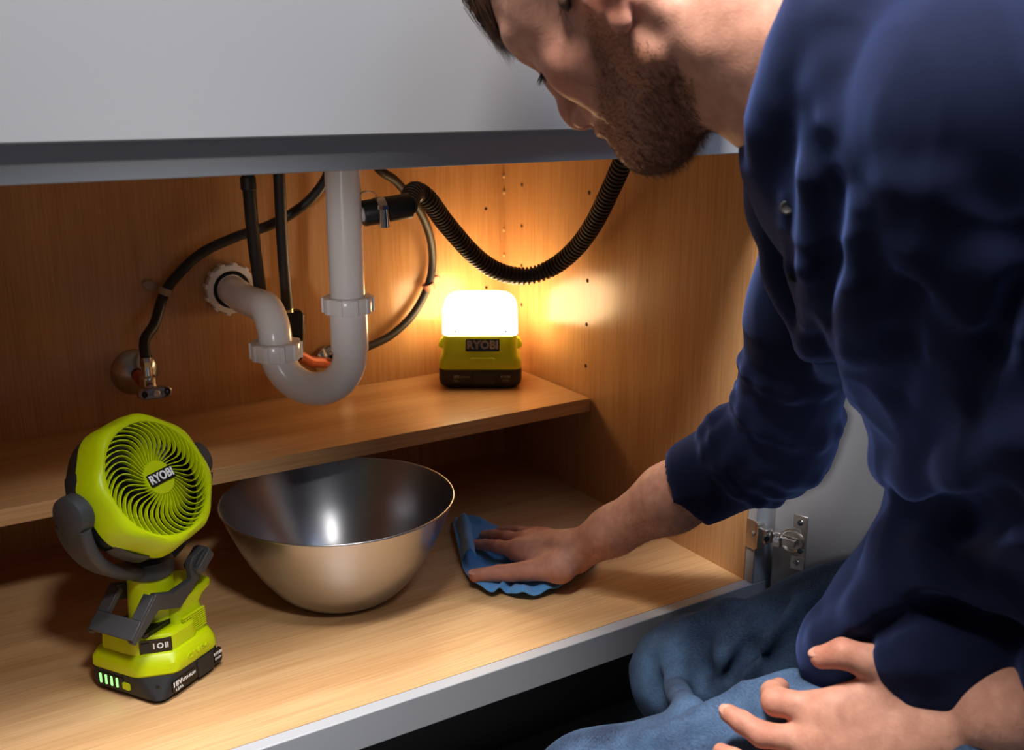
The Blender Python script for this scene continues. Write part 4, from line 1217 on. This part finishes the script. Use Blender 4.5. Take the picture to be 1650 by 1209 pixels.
# right sleeve, bunched above the cuff
cuff = RE * .655 + RWr * .345
ad = (cuff - RE); ad /= np.linalg.norm(ad)
T.chain([RS, RS * .5 + RE * .5, RE], [.058, .055, .057], .03)
T.chain([RE, RE * .55 + cuff * .45], [.057, .055], .02)
T.cone(RE * .55 + cuff * .45, cuff, .0545, .0525, .008)
def ringfold(c, n, r, t, k=.010, hints=(0, 0, 1), off=(0, 0, 0), arc=(0, 360)):
    n = np.array(n, float); n /= np.linalg.norm(n)
    a = np.cross(n, np.array(hints, float)); a /= np.linalg.norm(a); b = np.cross(n, a)
    pts = [np.array(c) + a * r * math.cos(R(q)) + b * r * math.sin(R(q)) + np.array(off) for q in np.linspace(arc[0], arc[1], 13)]
    for i in range(12): T.cone(pts[i], pts[i + 1], t * (.6 + .4 * abs(math.sin(i * 1.7))), t * (.6 + .4 * abs(math.sin((i + 1) * 1.7))), k)
up_ = (RE - RS) / np.linalg.norm(RE - RS)
bi = ad + up_ * .6; bi /= np.linalg.norm(bi)
ringfold(RE * .52 + cuff * .48, ad * .9 + up_ * .25, .0535, .0085)
ringfold(RE * .72 + cuff * .28, ad * .7 + up_ * .5, .0560, .0095, off=(0, 0, .002))
ringfold(RE * .92 + cuff * .08, ad * .5 + up_ * .8, .0575, .0095)
ringfold(RE * .88 + RS * .12, up_ + ad * .2, .0545, .0085, off=(0.002, 0, 0))
ringfold(RE * .70 + RS * .30, up_ - ad * .15, .0520, .0080)
T.cone(cuff + ad * .065, cuff - ad * .045, .0468, .0468, .007, 's')
# left sleeve
T.chain([LS, LS * .45 + LE * .55, LE], [.072, .064, .062], .03)
T.cone(LE, LE * .75 + LW * .25, .062, .055, .02)
# folds across the belly and down the chest
T.creases([
    ([(1392, 842), (1440, 872), (1520, 896), (1600, 885), (1660, 850)], .020, .012, .02),
    ([(1370, 890), (1440, 925), (1540, 955), (1660, 955)], .024, .012, .022),
    ([(1385, 690), (1402, 735), (1432, 755)], .020, .010, .02),
    ([(1430, 745), (1490, 772), (1560, 760), (1640, 700)], .016, .008, .02),
    ([(1460, 800), (1530, 835), (1620, 815)], .016, .010, .02, 's'),
    ([(1450, 965), (1540, 1000), (1650, 1005)], .014, .008, .02, 's'),
    ([(1335, 20), (1320, 140), (1312, 280), (1308, 430), (1305, 540)], .009, .006, .012),
    ([(1375, 10), (1352, 110), (1345, 190)], .012, .006, .016),
    ([(1395, 330), (1388, 450), (1384, 560), (1380, 640)], .008, .005, .012),
    ([(1345, 300), (1340, 420), (1335, 520)], .008, .004, .014, 's'),
    ([(1450, 300), (1500, 390), (1560, 480)], .010, .005, .02),
    ([(1520, 300), (1580, 420), (1640, 520)], .010, .005, .02),
    ([(1310, 555), (1340, 600), (1374, 632)], .010, .006, .016),
    ([(1270, 320), (1282, 430), (1300, 530)], .006, .003, .006),
    ([(1330, 1030), (1400, 985), (1470, 950)], .014, .007, .018),
    ([(1360, 1075), (1430, 1020), (1520, 985)], .012, .007, .016, 's'),
    ([(1440, 1060), (1500, 1050), (1600, 1040)], .014, .007, .018),
    ([(1560, 640), (1600, 560), (1640, 470)], .010, .006, .016, 's'),
    ([(1440, 640), (1450, 560), (1470, 470)], .010, .005, .018, 's')])
# neck opening
def shirt_disp(P):
    return -.0042 * (1 - np.abs(wave(P, 26, 6, 3, (1, 1, .55)))) ** 3 - .0016 * (1 - np.abs(wave(P, 70, 6, 2))) ** 3
T.disp = shirt_disp
Vs, Fs = T.mesh(0.0032)
shirt = np_object('shirt', Vs - np.array(MANL), Fs, M_shirt, man)
sm_ = shirt.modifiers.new('soften', 'SMOOTH'); sm_.factor = .5; sm_.iterations = 4
M_button = mat('dark_button', srgb(36, 30, 30), 0.6)
for u_, v_ in ((1268, 335), (1280, 445)):
    d_ = T.hit(u_, v_)
    if d_:
        c_ = Vector(A(u_, v_, d_ - .0008)) - MANL
        nn = (Vector((-.75, -.2, .1)) - C_FWD * .8)
        MB(Matrix.Translation(c_) @ frame_from(nn)).lathe([(1e-4, .0012), (.0025, .0012), (.0040, .0022), (.0054, .0016), (.0054, -.001)], 20).build('button', M_button, man)
# --- jeans
M_jean = bpy.data.materials.new('denim'); M_jean.use_nodes = True
nt = M_jean.node_tree; b = nt.nodes['Principled BSDF']; b.inputs['Roughness'].default_value = .85
tc = nt.nodes.new('ShaderNodeTexCoord')
n1 = nt.nodes.new('ShaderNodeTexNoise'); n1.inputs['Scale'].default_value = 14; n1.inputs['Detail'].default_value = 5; nt.links.new(tc.outputs['Object'], n1.inputs['Vector'])
mp = nt.nodes.new('ShaderNodeMapping'); mp.inputs['Scale'].default_value = (300, 300, 1500); mp.inputs['Rotation'].default_value = (.4, .5, .6); nt.links.new(tc.outputs['Object'], mp.inputs['Vector'])
n2 = nt.nodes.new('ShaderNodeTexNoise'); n2.inputs['Scale'].default_value = 1; n2.inputs['Detail'].default_value = 3; nt.links.new(mp.outputs['Vector'], n2.inputs['Vector'])
ad_ = nt.nodes.new('ShaderNodeMath'); ad_.operation = 'MULTIPLY_ADD'; ad_.inputs[1].default_value = .45; nt.links.new(n2.outputs['Fac'], ad_.inputs[0]); nt.links.new(n1.outputs['Fac'], ad_.inputs[2])
rp = nt.nodes.new('ShaderNodeValToRGB'); rp.color_ramp.elements[0].position = .50; rp.color_ramp.elements[0].color = srgb(22, 36, 62); rp.color_ramp.elements[1].position = .98; rp.color_ramp.elements[1].color = srgb(80, 110, 146)
nt.links.new(ad_.outputs[0], rp.inputs['Fac']); nt.links.new(rp.outputs['Color'], b.inputs['Base Color'])
bm_ = nt.nodes.new('ShaderNodeBump'); bm_.inputs['Strength'].default_value = .4; bm_.inputs['Distance'].default_value = .0008; nt.links.new(n2.outputs['Fac'], bm_.inputs['Height']); nt.links.new(bm_.outputs['Normal'], b.inputs['Normal'])
J = Solid()
J.chain([KNR, KNR * .55 + HIPR * .45, HIPR], [.063, .078, .098], .03)
J.chain([KNL, KNL * .5 + HIPL * .5, HIPL], [.066, .082, .100], .03)
J.cone(HIPL, HIPR, .11, .11, .04); J.cone((HIPL + HIPR) / 2, BL - tu * .10, .11, .10, .04)
J.cone(KNR, FTR, .060, .050, .03); J.cone(KNL, FTL, .062, .050, .03)
J.creases([
    ([(1185, 985), (1172, 1060), (1150, 1125)], .012, .006, .016),
    ([(1125, 1020), (1125, 1085), (1150, 1140)], .012, .006, .016, 's'),
    ([(1078, 1050), (1085, 1105), (1110, 1145)], .013, .004, .018),
    ([(1050, 1075), (1055, 1110), (1075, 1145)], .010, .004, .016, 's'),
    ([(1290, 965), (1240, 1035), (1190, 1095)], .012, .008, .012),
    ([(1262, 970), (1210, 1045), (1175, 1090)], .010, .008, .012, 's'),
    ([(1330, 960), (1280, 1020), (1240, 1070)], .010, .007, .012, 's'),
    ([(1225, 955), (1170, 985), (1110, 1015)], .012, .005, .02),
    ([(1280, 1090), (1200, 1116), (1120, 1152)], .007, .004, .010),
    ([(1150, 1150), (1090, 1185), (1040, 1200)], .010, .006, .014),
    ([(1200, 1150), (1130, 1190)], .009, .006, .014, 's')])
J.disp = lambda P: -.0022 * (1 - np.abs(wave(P, 40, 6, 1))) ** 3
Vj, Fj = J.mesh(0.0042)
jeans = np_object('jeans', Vj - np.array(MANL), Fj, M_jean, man)
# shoes folded behind the knees, mostly hidden under the seat
M_shoe = mat('dark_shoe', srgb(40, 40, 44), .7)
for f0, dy in ((FTL, np.array((.07, -.10, 0))), (FTR, np.array((.07, -.10, 0)))):
    Sh = Solid(); Sh.cone(f0 + np.array((0, 0, 0.0)), f0 + dy + np.array((0, 0, -.005)), .048, .040, .02)
    v_, f_ = Sh.mesh(.006); np_object('shoe', v_ - np.array(MANL), f_, M_shoe, man)

# ------------------------------------------------------------------ wiping cloth
M_cloth = mat('blue_microfibre', srgb(80, 148, 208), 0.9, sheen=0.4, bump=0.5, bscale=900, var=.12, vscale=80)
BD = [(729, 853), (736, 838), (765, 839), (809, 852), (851, 864), (905, 868), (935, 872), (960, 890), (958, 915), (931, 932), (913, 943), (891, 955), (861, 964), (839, 964), (824, 960), (809, 955), (793, 960), (769, 949), (753, 934), (742, 904)]
cc = Vector(onp(845, 905, 2, 0.004))
cloth = thing('wiping_cloth', 'crumpled blue cloth pressed under the wiping hand', 'cloth', (cc.x, cc.y, 0.0))
bd = spline([onp(u, v, 2, 0.004) for u, v in BD] + [onp(*BD[0], 2, 0.004)], 6)[:-1]
NR = 26; nA = len(bd); vs = []; fs = []
for i in range(NR + 1):
    t = i / NR
    for j, p in enumerate(bd):
        q = cc.lerp(p, t)
        a = 2 * math.pi * j / nA
        w1 = math.sin(a * 9 + 2.2 * t) * .5 + math.sin(a * 15 + 1.3 - 3 * t) * .35 + math.sin(a * 5 + .7) * .4
        rim = max(0, (t - .55) / .45)
        z = .0042 + .0025 * (1 + math.sin(q.x * 260 + q.y * 90)) * .5 * (1 - .5 * rim) + rim * (.0075 + .0075 * w1) * (1 - .45 * max(0, (t - .88) / .12))
        vs.append((q.x - cc.x, q.y - cc.y, max(.0022, z)))
for i in range(NR):
    for j in range(nA):
        k = (j + 1) % nA
        fs.append((i * nA + j, i * nA + k, (i + 1) * nA + k, (i + 1) * nA + j))
MB().add(vs, fs).build('sheet', M_cloth, cloth, angle=80, solid=.0022, subsurf=1)
# the left edge folded up and over the fingertips
rows = []
for i in range(13):
    t = i / 12
    o = onp(732 + 12 * t, 846 + 60 * t, 2, 0.004); inn_ = onp(757 + 10 * t, 838 + 56 * t, 2, .030)
    row = []
    for k in range(11):
        s = k / 10
        p = Vector(o).lerp(Vector(inn_), s)
        z = .003 + .031 * math.sin(min(1, s * 1.35) * math.pi / 2) - .006 * max(0, s - .75) / .25 + .0015 * math.sin(9 * t + 2 * s)
        row.append((p.x - cc.x, p.y - cc.y, z))
    rows.append(row)
MB().loft(rows, False, False, False).build('folded_edge', M_cloth, cloth, angle=80, solid=.0022, subsurf=1)
c1 = [onp(u, v, 2, z) for u, v, z in ((905, 868, .006), (914, 862, .02), (924, 858, .026), (936, 862, .018))]
rows = [[(p.x - cc.x + dx, p.y - cc.y + dy, p.z) for dx, dy in ((0, 0), (.004, .006), (.010, .008))] for p in spline(c1, 4)]
MB().loft(rows, False, False, False).build('turned_corner', M_cloth, cloth, angle=80, solid=.0022, subsurf=1)
